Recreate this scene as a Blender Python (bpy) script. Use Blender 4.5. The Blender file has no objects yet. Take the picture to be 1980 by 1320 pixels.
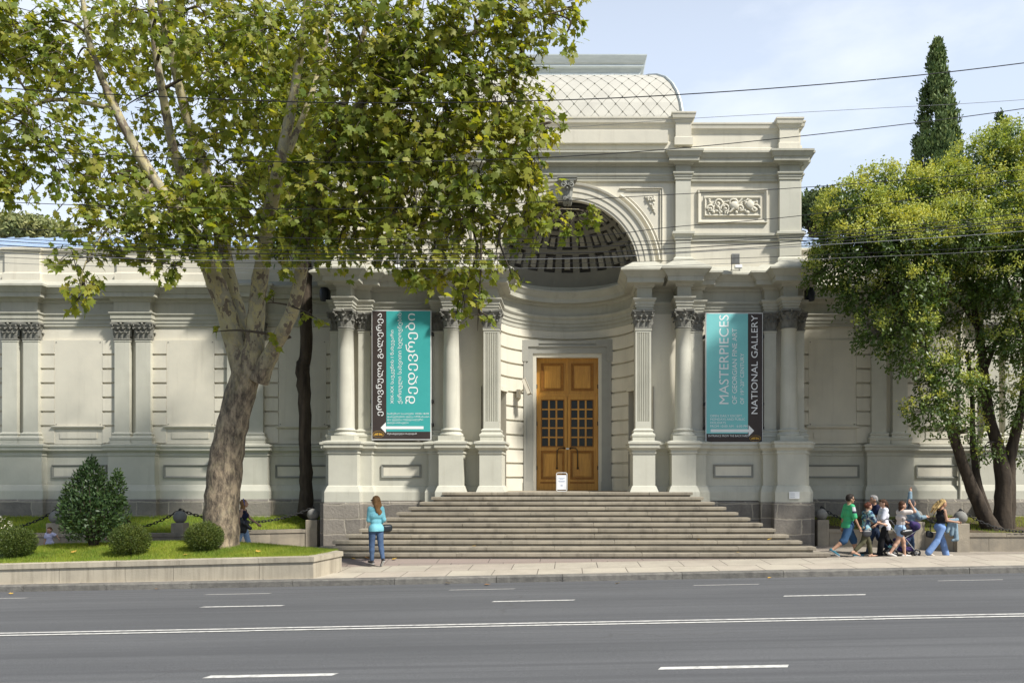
import bpy, math, random
import numpy as np
from mathutils import Matrix, Vector
rnd = random.Random(7)
R = math.radians
scene = bpy.context.scene
COL = scene.collection

# ------------------------------------------------------------------ camera, sky, sun
H_EYE, F_PX, VX, HY = 2.14, 1540.0, 1097.0, 925.0      # eye height, focal length in photo pixels, vanishing point
cam = bpy.data.cameras.new('camera'); cam.lens = 28.0; cam.sensor_width = 36.0
cam.shift_x = -0.05404; cam.shift_y = 0.13384; cam.clip_start = 0.1; cam.clip_end = 2000
cam_o = bpy.data.objects.new('camera', cam); COL.objects.link(cam_o)
cam_o.location = (0, 0, H_EYE); cam_o.rotation_euler = (R(90), 0, 0)
scene.camera = cam_o

SUN = Vector((0.74, -0.52, 1.0)).normalized()
world = bpy.data.worlds.new('World'); scene.world = world; world.use_nodes = True
wn = world.node_tree.nodes; wl = world.node_tree.links; wn.clear()
w_out = wn.new('ShaderNodeOutputWorld'); w_bg = wn.new('ShaderNodeBackground')
sky = wn.new('ShaderNodeTexSky'); sky.sky_type = 'NISHITA'; sky.sun_disc = False
sky.sun_elevation = math.asin(SUN.z); sky.sun_rotation = math.atan2(SUN.x, SUN.y)
sky.air_density = 1.0; sky.dust_density = 0.7; sky.ozone_density = 1.2
tc = wn.new('ShaderNodeTexCoord'); mp = wn.new('ShaderNodeMapping'); mp.inputs['Scale'].default_value = (1.0, 1.0, 2.6)
mp.inputs['Location'].default_value = (0.45, 0.0, 0.25)
nz = wn.new('ShaderNodeTexNoise'); nz.inputs['Scale'].default_value = 1.9; nz.inputs['Detail'].default_value = 7; nz.inputs['Roughness'].default_value = 0.55
rp = wn.new('ShaderNodeValToRGB'); rp.color_ramp.elements[0].position = 0.40; rp.color_ramp.elements[1].position = 0.62
rp.color_ramp.elements[0].color = (0.40, 0.40, 0.40, 1); rp.color_ramp.elements[1].color = (0.95, 0.95, 0.95, 1)
mx = wn.new('ShaderNodeMix'); mx.data_type = 'RGBA'
mx.inputs['B'].default_value = (9.0, 9.4, 10.0, 1)
wl.new(tc.outputs['Generated'], mp.inputs['Vector']); wl.new(mp.outputs['Vector'], nz.inputs['Vector'])
wl.new(nz.outputs['Fac'], rp.inputs['Fac'])
sx = wn.new('ShaderNodeSeparateXYZ'); wl.new(tc.outputs['Generated'], sx.inputs[0])
def smap(sock, a, b, lo, hi):
    m = wn.new('ShaderNodeMapRange'); m.interpolation_type = 'SMOOTHSTEP'
    for k, v in zip(('From Min','From Max','To Min','To Max'), (a,b,lo,hi)): m.inputs[k].default_value = v
    wl.new(sock, m.inputs['Value']); return m.outputs['Result']
def wmul(a, b):
    m = wn.new('ShaderNodeMath'); m.operation = 'MULTIPLY'; wl.new(a, m.inputs[0]); wl.new(b, m.inputs[1]); return m.outputs[0]
wl.new(wmul(wmul(rp.outputs['Color'], smap(sx.outputs['Y'], -.1, .6, .34, 1.0)), smap(sx.outputs['Z'], .45, .9, 1.0, .3)), mx.inputs['Factor'])
hz = wn.new('ShaderNodeMix'); hz.data_type = 'RGBA'; hz.inputs['B'].default_value = (4.7, 6.2, 8.7, 1)   # bright northern haze
wl.new(wmul(smap(sx.outputs['Y'], .1, .7, 0.0, .8), smap(sx.outputs['Z'], .35, .75, 1.0, 0.0)), hz.inputs['Factor'])
wl.new(sky.outputs['Color'], hz.inputs['A']); wl.new(hz.outputs['Result'], mx.inputs['A']); wl.new(mx.outputs['Result'], w_bg.inputs['Color'])
w_bg.inputs['Strength'].default_value = 0.085
wl.new(w_bg.outputs['Background'], w_out.inputs['Surface'])
sun = bpy.data.lights.new('sun', 'SUN'); sun.energy = 4.7; sun.angle = R(5.0); sun.color = (1.0, 0.962, 0.89)
sun_o = bpy.data.objects.new('sun', sun); COL.objects.link(sun_o)
sun_o.rotation_euler = (-SUN).to_track_quat('-Z', 'Y').to_euler(); sun_o.location = (20, -20, 40)
scene.view_settings.view_transform = 'Standard'; scene.view_settings.look = 'None'
scene.view_settings.exposure = 0.54; scene.view_settings.gamma = 1.0
scene.render.engine = 'CYCLES'
scene.cycles.use_denoising = True
scene.cycles.max_bounces = 6; scene.cycles.transparent_max_bounces = 8
try: scene.cycles.denoiser = 'OPENIMAGEDENOISE'
except Exception: pass

# ------------------------------------------------------------------ helpers
def PX(px, Y): return (px - VX) * Y / F_PX
def PZ(py, Y): return H_EYE + (HY - py) * Y / F_PX

class MB:
    """collects faces for ONE mesh object"""
    def __init__(s): s.v = []; s.f = []; s.m = []; s.sm = []
    def add(s, verts, faces, m=0, smooth=False):
        b = len(s.v); s.v.extend([tuple(p) for p in verts])
        for f in faces: s.f.append([b + i for i in f]); s.m.append(m); s.sm.append(smooth)
    def box(s, x0, x1, y0, y1, z0, z1, m=0, bv=0.0):
        if bv <= 0:
            s.add([(x0,y0,z0),(x1,y0,z0),(x1,y1,z0),(x0,y1,z0),(x0,y0,z1),(x1,y0,z1),(x1,y1,z1),(x0,y1,z1)],
                  [(0,3,2,1),(4,5,6,7),(0,1,5,4),(1,2,6,5),(2,3,7,6),(3,0,4,7)], m)
        else:
            prof = [(-bv, z0), (0, z0 + bv), (0, z1 - bv), (-bv, z1)]
            s.loft([[(x0-o,y1+o,z),(x0-o,y0-o,z),(x1+o,y0-o,z),(x1+o,y1+o,z)] for o, z in prof], m)
    def loft(s, rings, m=0, cap=True, smooth=False, closed=True):
        n = len(rings[0]); vs = [p for r in rings for p in r]; fs = []
        for i in range(len(rings) - 1):
            for j in range(n if closed else n - 1):
                k = (j + 1) % n; fs.append((i*n+j, i*n+k, (i+1)*n+k, (i+1)*n+j))
        s.add(vs, fs, m, smooth)
        if cap: s.add(rings[0], [tuple(range(n))[::-1]], m); s.add(rings[-1], [tuple(range(n))], m)
    def stack(s, x0, x1, yf, yb, prof, m=0, dz=0.0):
        """rectangular block whose front and sides follow a moulding profile of (outward offset, z)"""
        s.loft([[(x0-o,yb,z+dz),(x0-o,yf-o,z+dz),(x1+o,yf-o,z+dz),(x1+o,yb,z+dz)] for o, z in prof], m)
    def lathe(s, prof, cx, cy, n=24, m=0, smooth=True, a0=0, a1=2*math.pi, cap=True):
        full = abs(a1 - a0 - 2*math.pi) < 1e-6
        k = n if full else n + 1
        rings = [[(cx + r*math.cos(a0+(a1-a0)*j/n), cy + r*math.sin(a0+(a1-a0)*j/n), z) for j in range(k)] for r, z in prof]
        s.loft(rings, m, cap and full, smooth, full)
    def tube(s, pts, rad, n=6, m=0, smooth=True, cap=True):
        pts = [Vector(p) for p in pts]; rings = []; nrm = None
        if not hasattr(rad, '__len__'): rad = [rad]*len(pts)
        for i, p in enumerate(pts):
            t = (pts[min(i+1, len(pts)-1)] - pts[max(i-1, 0)])
            if t.length < 1e-9: t = Vector((0,0,1))
            t.normalize()
            if nrm is None:
                nrm = t.cross(Vector((0,0,1)) if abs(t.z) < .9 else Vector((1,0,0))).normalized()
            nrm = nrm - t*nrm.dot(t)
            if nrm.length < 1e-6: nrm = t.orthogonal()
            nrm.normalize(); b = t.cross(nrm)
            rings.append([tuple(p + (nrm*math.cos(2*math.pi*j/n) + b*math.sin(2*math.pi*j/n))*rad[i]) for j in range(n)])
        s.loft(rings, m, cap, smooth)
    def sphere(s, c, r, nu=16, nv=10, m=0, sc=(1,1,1)):
        prof = [(max(1e-4, math.sin(math.pi*i/nv))*r, -math.cos(math.pi*i/nv)*r) for i in range(nv+1)]
        rings = [[(c[0]+rr*math.cos(2*math.pi*j/nu)*sc[0], c[1]+rr*math.sin(2*math.pi*j/nu)*sc[1], c[2]+z*sc[2]) for j in range(nu)] for rr, z in prof]
        s.loft(rings, m, True, True)
    def prism(s, poly, y0, y1, m=0):
        """polygon in XZ (counter-clockwise seen from -Y) extruded from y0 (front) to y1"""
        n = len(poly)
        vs = [(x,y0,z) for x,z in poly] + [(x,y1,z) for x,z in poly]
        fs = [tuple(range(n)), tuple(range(n,2*n))[::-1]] + [(i, n+i, n+(i+1)%n, (i+1)%n) for i in range(n)]
        s.add(vs, fs, m)
    def xform(s, M):
        s.v = [tuple(M @ Vector(p)) for p in s.v]; return s
    def mesh(s, name, mats):
        me = bpy.data.meshes.new(name); me.from_pydata(s.v, [], s.f)
        for mt in (mats if isinstance(mats, (list, tuple)) else [mats]): me.materials.append(mt)
        me.polygons.foreach_set('material_index', s.m); me.polygons.foreach_set('use_smooth', s.sm)
        me.update(); return me
    def build(s, name, mats, parent=None, fix=True):
        me = s.mesh(name, mats)
        if fix:
            import bmesh
            bm = bmesh.new(); bm.from_mesh(me); bmesh.ops.recalc_face_normals(bm, faces=bm.faces); bm.to_mesh(me); bm.free()
        return link(name, me, parent)

def link(name, me, parent=None):
    o = bpy.data.objects.new(name, me); COL.objects.link(o)
    if parent is not None: adopt(o, parent)
    return o
def world_loc(o):
    M = Matrix.Identity(4)
    while o is not None:
        M = o.matrix_basis.copy() if o.parent is None else o.matrix_parent_inverse @ o.matrix_basis
        return M if o.parent is None else world_loc(o.parent) @ M
def adopt(o, parent):
    """parent while leaving world-space mesh coordinates where they are"""
    o.parent = parent; o.matrix_parent_inverse = world_loc(parent).inverted()
def tag(o, label=None, cat=None, group=None, kind=None):
    if label: o['label'] = label
    if cat: o['category'] = cat
    if group: o['group'] = group
    if kind: o['kind'] = kind
    return o
def empty(name, loc=(0,0,0), rz=0.0, label=None, cat=None, group=None):
    o = bpy.data.objects.new(name, None); COL.objects.link(o); o.empty_display_size = .2
    o.location = loc; o.rotation_euler = (0, 0, rz)
    return tag(o, label, cat, group)
def copy_tree(o, parent=None):
    c = o.copy(); COL.objects.link(c)
    if parent is not None:
        inv = o.matrix_parent_inverse.copy(); c.parent = parent; c.matrix_parent_inverse = inv
    for ch in list(o.children): copy_tree(ch, c)
    return c
def inst(name, tv, tf, pos, rot, scale, mats, midx=None, parent=None, smooth=False):
    """one mesh from many transformed copies of a small template (leaves, blades)"""
    tv = np.asarray(tv, float); n = len(pos); k = len(tv)
    V = np.einsum('nij,kj->nki', rot, tv) * np.asarray(scale).reshape(-1,1,1) + np.asarray(pos)[:,None,:]
    me = bpy.data.meshes.new(name); me.vertices.add(n*k); me.vertices.foreach_set('co', V.astype(np.float32).ravel())
    lens = np.array([len(f) for f in tf]); flat = np.concatenate([np.array(f) for f in tf])
    L = len(flat); me.loops.add(n*L); me.polygons.add(n*len(tf))
    me.loops.foreach_set('vertex_index', (flat[None,:] + (np.arange(n)*k)[:,None]).ravel().astype(np.int32))
    st = np.concatenate([[0], np.cumsum(lens)[:-1]])
    me.polygons.foreach_set('loop_start', (st[None,:] + (np.arange(n)*L)[:,None]).ravel().astype(np.int32))
    try: me.polygons.foreach_set('loop_total', np.tile(lens, n).astype(np.int32))
    except Exception: pass
    for mt in (mats if isinstance(mats, (list, tuple)) else [mats]): me.materials.append(mt)
    if midx is not None: me.polygons.foreach_set('material_index', np.repeat(midx, len(tf)).astype(np.int32))
    me.update(calc_edges=True); me.validate()
    return link(name, me, parent)
def frames(tip, up):
    """rotation matrices: local +Y -> tip, local +Z -> roughly up"""
    y = tip / np.linalg.norm(tip, axis=1, keepdims=True)
    z = up - (up*y).sum(1, keepdims=True)*y; z /= np.maximum(np.linalg.norm(z, axis=1, keepdims=True), 1e-6)
    x = np.cross(y, z)
    return np.stack([x, y, z], axis=2)

# ------------------------------------------------------------------ materials
def newmat(name):
    m = bpy.data.materials.new(name); m.use_nodes = True
    nt = m.node_tree; return m, nt, nt.nodes['Principled BSDF']
def nd(nt, kind, **kw):
    n = nt.nodes.new(kind)
    for k, v in kw.items():
        if k in n.inputs: n.inputs[k].default_value = v
        else: setattr(n, k, v)
    return n
def c4(c): return (c[0], c[1], c[2], 1.0)
def ramp(nt, fac, stops):
    r = nt.nodes.new('ShaderNodeValToRGB'); el = r.color_ramp.elements
    while len(el) < len(stops): el.new(0.5)
    for e, (p, c) in zip(el, stops): e.position = p; e.color = c4(c)
    nt.links.new(fac, r.inputs['Fac']); return r.outputs['Color']
def objco(nt, scale=(1,1,1)):
    t = nt.nodes.new('ShaderNodeTexCoord'); m = nt.nodes.new('ShaderNodeMapping')
    m.inputs['Scale'].default_value = scale; nt.links.new(t.outputs['Object'], m.inputs['Vector']); return m.outputs['Vector']
def noise(nt, scale, detail=4, rough=.55, stretch=(1,1,1), dist=0.0):
    n = nd(nt, 'ShaderNodeTexNoise', Scale=scale, Detail=detail, Roughness=rough, Distortion=dist)
    nt.links.new(objco(nt, stretch), n.inputs['Vector']); return n.outputs['Fac']
def mixc(nt, fac, a, b, mode='MIX'):
    m = nt.nodes.new('ShaderNodeMix'); m.data_type = 'RGBA'; m.blend_type = mode
    for key, v in (('Factor', fac), ('A', a), ('B', b)):
        s = [i for i in m.inputs if i.name == key and (i.type == 'VALUE' if key == 'Factor' else i.type == 'RGBA')][0]
        if hasattr(v, 'is_linked'): nt.links.new(v, s)
        else: s.default_value = v if key == 'Factor' else c4(v)
    return [o for o in m.outputs if o.type == 'RGBA'][0]
def bump(nt, bs, h, strength=.3, dist=.02):
    b = nd(nt, 'ShaderNodeBump', Strength=strength, Distance=dist)
    nt.links.new(h, b.inputs['Height']); nt.links.new(b.outputs['Normal'], bs.inputs['Normal'])
def pm(name, a, b=None, scale=2.0, rough=.7, bs=30.0, bstr=.15, spec=.25, metal=0.0, stretch=(1,1,1), lo=.35, hi=.68, dirt=None, dirt_at=.6, isl=0.0, dirt_k=.8):
    """two tone noise material with a fine bump; dirt = colour of streaky stains"""
    m, nt, p = newmat(name)
    p.inputs['Roughness'].default_value = rough; p.inputs['Metallic'].default_value = metal
    p.inputs['Specular IOR Level'].default_value = spec
    if b is None: b = tuple(x*.86 for x in a)
    c = ramp(nt, noise(nt, scale, 6, .6, stretch), [(lo, a), (hi, b)])
    if dirt is not None:
        d1 = ramp(nt, noise(nt, 1.0, 8, .68, (4.2, 4.2, .30)), [(dirt_at, (0,0,0)), (dirt_at+.26, (dirt_k,dirt_k,dirt_k))])
        c = mixc(nt, d1, c, dirt)
    if isl > 0:
        g = nt.nodes.new('ShaderNodeNewGeometry'); c = mixc(nt, 1.0, c, ramp(nt, g.outputs['Random Per Island'], [(0, (1-isl,1-isl,1-isl)), (1, (1+isl,1+isl*.95,1+isl*.85))]), 'MULTIPLY')
    nt.links.new(c, p.inputs['Base Color'])
    if bstr > 0: bump(nt, p, noise(nt, bs, 5, .6), bstr)
    return m

CREAM = pm('painted_cream_plaster', (.64,.602,.497), (.575,.545,.455), 1.3, .85, 22, .12, dirt=(.40,.365,.29), dirt_at=.53, isl=.03, dirt_k=.45)
GREY = pm('painted_grey_green_plaster', (.53,.518,.437), (.475,.465,.392), 1.6, .85, 24, .12, dirt=(.33,.31,.25), dirt_at=.53, isl=.03, dirt_k=.5)
ENTG = pm('deep_grey_cornice', (.44,.43,.36), (.385,.375,.312), 1.8, .85, 24, .12, dirt=(.26,.245,.20), dirt_at=.52, isl=.03, dirt_k=.5)  # deeper tone of the trim grey, with random stains, for every entablature
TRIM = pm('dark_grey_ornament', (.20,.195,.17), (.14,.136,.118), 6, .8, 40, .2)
TRIM2 = pm('mid_grey_trim', (.27,.27,.235), (.23,.23,.205), 2, .8, 30, .12)
DARK = pm('deep_shadow_void', (.02,.019,.017), None, 3, .9, 10, 0)
ZINC = pm('zinc_sheet', (.54,.58,.57), (.44,.48,.47), 5, .4, 8, .05, .5, .2, (.4,2,2))
def tilemat():
    m, nt, p = newmat('diamond_metal_shingle'); p.inputs['Roughness'].default_value = .5; p.inputs['Metallic'].default_value = .15
    c = ramp(nt, noise(nt, 1.6, 5), [(.35, (.55,.53,.46)), (.7, (.48,.46,.40))])
    nt.links.new(c, p.inputs['Base Color']); return m
TILE = tilemat()
SEAM = pm('shingle_seam', (.30,.29,.25), None, 3, .8, 20, 0)
BLUE = pm('blue_grey_metal_roof', (.42,.52,.66), (.36,.46,.60), 1.0, .35, 6, .04, .5, .35)

def stonemat():
    m, nt, p = newmat('rough_tuff_blocks'); p.inputs['Roughness'].default_value = .9
    t = nt.nodes.new('ShaderNodeTexCoord'); sp = nt.nodes.new('ShaderNodeSeparateXYZ'); ad = nd(nt, 'ShaderNodeMath', operation='ADD')
    cb = nt.nodes.new('ShaderNodeCombineXYZ')
    nt.links.new(t.outputs['Object'], sp.inputs[0]); nt.links.new(sp.outputs['X'], ad.inputs[0]); nt.links.new(sp.outputs['Y'], ad.inputs[1])
    nt.links.new(ad.outputs[0], cb.inputs['X']); nt.links.new(sp.outputs['Z'], cb.inputs['Y'])
    wob = nd(nt, 'ShaderNodeTexNoise', Scale=1.7, Detail=3); nt.links.new(t.outputs['Object'], wob.inputs['Vector'])
    vm = nd(nt, 'ShaderNodeVectorMath', operation='MULTIPLY_ADD'); vm.inputs[1].default_value = (.22,.13,0)
    nt.links.new(wob.outputs['Color'], vm.inputs[0]); nt.links.new(cb.outputs[0], vm.inputs[2])
    br = nd(nt, 'ShaderNodeTexBrick', Scale=1.0); br.inputs['Brick Width'].default_value = .95; br.inputs['Row Height'].default_value = .47
    br.inputs['Mortar Size'].default_value = .026; br.inputs['Mortar Smooth'].default_value = .3; br.offset = .42; br.squash = 1.25; br.squash_frequency = 2
    br.inputs['Color1'].default_value = c4((.265,.238,.20)); br.inputs['Color2'].default_value = c4((.15,.136,.118)); br.inputs['Mortar'].default_value = c4((.345,.31,.25))
    nt.links.new(vm.outputs[0], br.inputs['Vector'])
    c = mixc(nt, ramp(nt, noise(nt, 2.2, 8, .7), [(.45, (0,0,0)), (.75, (.5,.5,.5))]), br.outputs['Color'], (.33,.30,.255))
    c = mixc(nt, ramp(nt, noise(nt, 9, 6, .7), [(.5, (0,0,0)), (.8, (.6,.6,.6))]), c, (.10,.09,.085))
    nt.links.new(c, p.inputs['Base Color'])
    mm = nd(nt, 'ShaderNodeMath', operation='MULTIPLY_ADD'); mm.inputs[1].default_value = -1.4
    nt.links.new(br.outputs['Fac'], mm.inputs[0]); nt.links.new(noise(nt, 14, 7, .65), mm.inputs[2])
    bump(nt, p, mm.outputs[0], .55, .03); return m
STONE = stonemat()
STEP = pm('step_limestone', (.315,.278,.215), (.225,.20,.158), 2.4, .85, 40, .25, stretch=(.5,2,2), dirt=(.10,.087,.07), dirt_at=.50, isl=.14)
WALLST = pm('garden_wall_stone', (.34,.295,.225), (.23,.205,.165), 2.0, .9, 30, .4, dirt=(.13,.115,.095), dirt_at=.55, isl=.15)
PLANT = pm('planter_limestone', (.45,.40,.31), (.36,.32,.25), 1.6, .85, 40, .25, dirt=(.17,.145,.11), dirt_at=.48, isl=.10, dirt_k=.75)
KERB = pm('kerb_granite', (.20,.19,.168), (.12,.114,.104), 5, .9, 26, .9, dirt=(.09,.085,.078), dirt_at=.56, isl=.16)
BALL = pm('bollard_granite', (.23,.225,.205), (.165,.16,.148), 5, .85, 50, .3, dirt=(.10,.098,.09), dirt_at=.62)
IRON = pm('black_iron', (.025,.025,.026), None, 8, .55, 40, .2, .4, .4)
SOIL = pm('garden_soil', (.10,.075,.045), (.06,.045,.03), 6, .95, 20, .5)
def asphalt():
    m, nt, p = newmat('asphalt'); p.inputs['Roughness'].default_value = .82; p.inputs['Specular IOR Level'].default_value = .25
    c = ramp(nt, noise(nt, .55, 6, .6, (.18,1.4,1)), [(.36, (.098,.100,.105)), (.66, (.126,.128,.133))])
    g = ramp(nt, noise(nt, 85, 3, .8), [(.36, (.62,.62,.62)), (.66, (1.3,1.3,1.28))])
    c = mixc(nt, 1.0, c, g, 'MULTIPLY')
    st = ramp(nt, noise(nt, 1.0, 5, .6, (.035,5.0,1)), [(.46, (0,0,0)), (.68, (.7,.7,.7))])
    c = mixc(nt, st, c, (.075,.076,.08))
    vo = nd(nt, 'ShaderNodeTexVoronoi', feature='DISTANCE_TO_EDGE', Scale=.14)
    w = nd(nt, 'ShaderNodeTexNoise', Scale=1.6, Detail=6); oc = objco(nt); nt.links.new(oc, w.inputs['Vector'])
    va = nd(nt, 'ShaderNodeVectorMath', operation='MULTIPLY_ADD'); va.inputs[1].default_value = (1.1,1.1,0)
    nt.links.new(w.outputs['Color'], va.inputs[0]); nt.links.new(oc, va.inputs[2]); nt.links.new(va.outputs[0], vo.inputs['Vector'])
    cr = ramp(nt, vo.outputs['Distance'], [(.0015, (.7,.7,.7)), (.0042, (0,0,0))])
    cr = mixc(nt, 1.0, cr, ramp(nt, noise(nt, .12, 2), [(.50, (0,0,0)), (.58, (1,1,1))]), 'MULTIPLY')
    c = mixc(nt, cr, c, (.075,.073,.072))
    nt.links.new(c, p.inputs['Base Color']); bump(nt, p, noise(nt, 120, 3, .7), .35, .006); return m
ASPH = asphalt()
def pavemat(name, c1, c2, c3, w, h, off, third):
    m, nt, p = newmat(name); p.inputs['Roughness'].default_value = .85
    br = nd(nt, 'ShaderNodeTexBrick', Scale=1.0); br.inputs['Brick Width'].default_value = w; br.inputs['Row Height'].default_value = h
    br.inputs['Mortar Size'].default_value = .011; br.inputs['Mortar Smooth'].default_value = .1; br.offset = off; br.offset_frequency = 2; br.inputs['Bias'].default_value = third
    br.inputs['Color1'].default_value = c4(c1); br.inputs['Color2'].default_value = c4(c2); br.inputs['Mortar'].default_value = c4(c3)
    t = nt.nodes.new('ShaderNodeTexCoord'); mpn = nt.nodes.new('ShaderNodeMapping'); mpn.inputs['Location'].default_value = (0.31, -18.12, 0)
    nt.links.new(t.outputs['Object'], mpn.inputs['Vector']); nt.links.new(mpn.outputs[0], br.inputs['Vector'])
    c = mixc(nt, ramp(nt, noise(nt, 1.3, 7, .7), [(.42, (0,0,0)), (.75, (.55,.55,.55))]), br.outputs['Color'], (.24,.205,.165))
    g = ramp(nt, noise(nt, 60, 2, .7), [(.3, (.85,.85,.85)), (.7, (1.1,1.1,1.1))])
    nt.links.new(mixc(nt, 1.0, c, g, 'MULTIPLY'), p.inputs['Base Color']); bump(nt, p, noise(nt, 70, 4), .2, .006); return m
PAVE = pavemat('pale_paving_slabs', (.44,.395,.315), (.40,.34,.28), (.10,.085,.07), 1.05, 1.16, .37, -.25)
PAVEP = pavemat('pink_paving_slabs', (.29,.225,.195), (.26,.215,.185), (.09,.07,.06), 1.35, 1.3, .3, 0.0)
WALK = pavemat('grey_walkway_slabs', (.30,.265,.215), (.26,.225,.185), (.10,.085,.07), 1.2, .8, .5, 0.0)
PAINT = pm('road_paint', (.60,.59,.55), (.30,.295,.285), 11, .75, 60, .1, lo=.44, hi=.74)
PAINTW = pm('worn_road_paint', (.30,.29,.28), (.16,.158,.155), 14, .8, 60, .1)

def leafmat(name, cols, trans=.35, rough=.5):
    m, nt, p = newmat(name); out = nt.nodes['Material Output']
    g = nt.nodes.new('ShaderNodeNewGeometry')
    c = ramp(nt, g.outputs['Random Per Island'], [(i/(len(cols)-1), k) for i, k in enumerate(cols)])
    c = mixc(nt, 1.0, c, ramp(nt, noise(nt, .9, 4), [(.36, (.70,.78,.70)), (.66, (1.18,1.08,1.02))]), 'MULTIPLY')
    p.inputs['Roughness'].default_value = rough; p.inputs['Specular IOR Level'].default_value = .35
    nt.links.new(c, p.inputs['Base Color'])
    if trans > 0:
        t = nt.nodes.new('ShaderNodeBsdfTranslucent'); ms = nd(nt, 'ShaderNodeMixShader'); ms.inputs['Fac'].default_value = trans
        cm = mixc(nt, 1.0, c, (1.7,1.55,.5), 'MULTIPLY'); nt.links.new(cm, t.inputs['Color'])
        nt.links.new(p.outputs[0], ms.inputs[1]); nt.links.new(t.outputs[0], ms.inputs[2]); nt.links.new(ms.outputs[0], out.inputs['Surface'])
    return m
PLANE_LEAF = leafmat('plane_leaf', [(.125,.18,.03),(.19,.245,.038),(.245,.285,.046),(.305,.33,.058),(.155,.21,.034),(.35,.335,.068),(.21,.26,.042),(.27,.275,.052)], .5, .5)
LIG_LEAF = leafmat('dark_glossy_leaf', [(.045,.085,.018),(.075,.125,.026),(.11,.165,.032),(.06,.10,.022)], .3, .4)
BLOOM = leafmat('yellow_bloom', [(.38,.44,.095),(.48,.51,.12),(.30,.38,.08),(.55,.55,.17)], .25, .7)
CYP_LEAF = leafmat('cypress_needles', [(.065,.115,.036),(.115,.17,.052),(.17,.22,.07)], .1, .7)
PINE_LEAF = leafmat('pine_needles', [(.08,.125,.045),(.12,.16,.06),(.065,.10,.042)], .15, .7)
IVY_LEAF = leafmat('creeper_leaf', [(.24,.26,.11),(.33,.33,.15),(.18,.21,.09)], .15, .7)
BOX_LEAF = leafmat('box_leaf', [(.055,.09,.02),(.09,.125,.026),(.13,.155,.032)], .2, .5)
LAUREL_LEAF = leafmat('laurel_leaf', [(.028,.058,.02),(.045,.085,.028),(.07,.11,.035)], .15, .48)
GRASS = leafmat('grass_blades', [(.18,.27,.03),(.24,.33,.04),(.30,.37,.055),(.34,.34,.09)], .4, .6)
WHITEF = leafmat('white_petals', [(.6,.58,.5),(.7,.68,.6)], .2, .7)
def barkplane():
    m, nt, p = newmat('plane_bark'); p.inputs['Roughness'].default_value = .85
    sp = nt.nodes.new('ShaderNodeSeparateXYZ'); t = nt.nodes.new('ShaderNodeTexCoord'); nt.links.new(t.outputs['Object'], sp.inputs[0])
    hz = nd(nt, 'ShaderNodeMapRange'); hz.inputs['From Min'].default_value = 4.2; hz.inputs['From Max'].default_value = 6.2; nt.links.new(sp.outputs['Z'], hz.inputs['Value'])
    rough_c = ramp(nt, noise(nt, 7, 9, .78, (1,1,.35)), [(.41, (.065,.05,.035)), (.50, (.175,.135,.092)), (.59, (.32,.25,.165))])
    base = ramp(nt, noise(nt, 2.2, 3, .5, (1,1,.5)), [(.42, (.30,.275,.20)), (.58, (.42,.37,.225))])
    va = nd(nt, 'ShaderNodeVectorMath', operation='MULTIPLY_ADD'); va.inputs[1].default_value = (.5,.5,.5)
    w = nd(nt, 'ShaderNodeTexNoise', Scale=5, Detail=5); oc = objco(nt, (1,1,.55)); nt.links.new(oc, w.inputs['Vector']); nt.links.new(w.outputs['Color'], va.inputs[0]); nt.links.new(oc, va.inputs[2])
    n2 = nd(nt, 'ShaderNodeTexNoise', Scale=5.0, Detail=3, Roughness=.5); nt.links.new(va.outputs[0], n2.inputs['Vector'])
    n3 = nd(nt, 'ShaderNodeTexNoise', Scale=8.0, Detail=3, Roughness=.5); nt.links.new(va.outputs[0], n3.inputs['Vector'])
    patch = mixc(nt, ramp(nt, n3.outputs['Fac'], [(.535, (0,0,0)), (.55, (1,1,1))]), base, (.44,.38,.20))
    patch = mixc(nt, ramp(nt, n2.outputs['Fac'], [(.575, (0,0,0)), (.59, (1,1,1))]), patch, (.165,.13,.095))
    edge = nd(nt, 'ShaderNodeMath', operation='MULTIPLY_ADD'); edge.inputs[1].default_value = 1.6; edge.inputs[2].default_value = -.8
    nt.links.new(noise(nt, 3.5, 5, .6), edge.inputs[0]); ed2 = nd(nt, 'ShaderNodeMath', operation='ADD', use_clamp=True)
    nt.links.new(edge.outputs[0], ed2.inputs[0]); nt.links.new(hz.outputs[0], ed2.inputs[1])
    c = mixc(nt, ed2.outputs[0], rough_c, patch)
    nt.links.new(c, p.inputs['Base Color']); bump(nt, p, noise(nt, 9, 8, .7, (1,1,.4)), .7, .05); return m
BARKP = barkplane()
BARKD = pm('dark_bark', (.075,.058,.042), (.028,.022,.017), 5, .95, 9, .9, stretch=(1.6,1.6,.25))
BARKT = pm('twig_bark', (.10,.08,.06), (.06,.048,.036), 5, .9, 20, .3)
# ------------------------------------------------------------------ ground, road, kerb, paving
def rz(x): return -.163 + .0188*x                         # the avenue climbs gently to the right
def pz(x, y): return rz(x) + .122 + (y-18.28)*.012        # roadside pavement
def wz(x): return 0.0 if x > -6 else max(.018*(x+6), -.5) # level walkway along the building
def sheet(name, xs, ys, zf, m):
    b = MB(); nx, ny = len(xs), len(ys)
    b.add([(x,y,zf(x,y)) for y in ys for x in xs], [(j*nx+i, j*nx+i+1, (j+1)*nx+i+1, (j+1)*nx+i) for j in range(ny-1) for i in range(nx-1)])
    return tag(b.build(name, m), kind='structure')
def lin(a, b, n): return [a+(b-a)*i/(n-1) for i in range(n)]
sheet('ground', [-600,600], [-300,900], lambda x,y: -2.0, pm('earth', (.16,.14,.10), None, .3, .95))
sheet('road', lin(-60,60,41), lin(-10,18.02,8), lambda x,y: rz(x) - .012*abs(y-12.4)*.25, ASPH)
def roadz(x, y): return rz(x) - .012*abs(y-12.4)*.25
kb = MB(); x = -60.0
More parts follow.
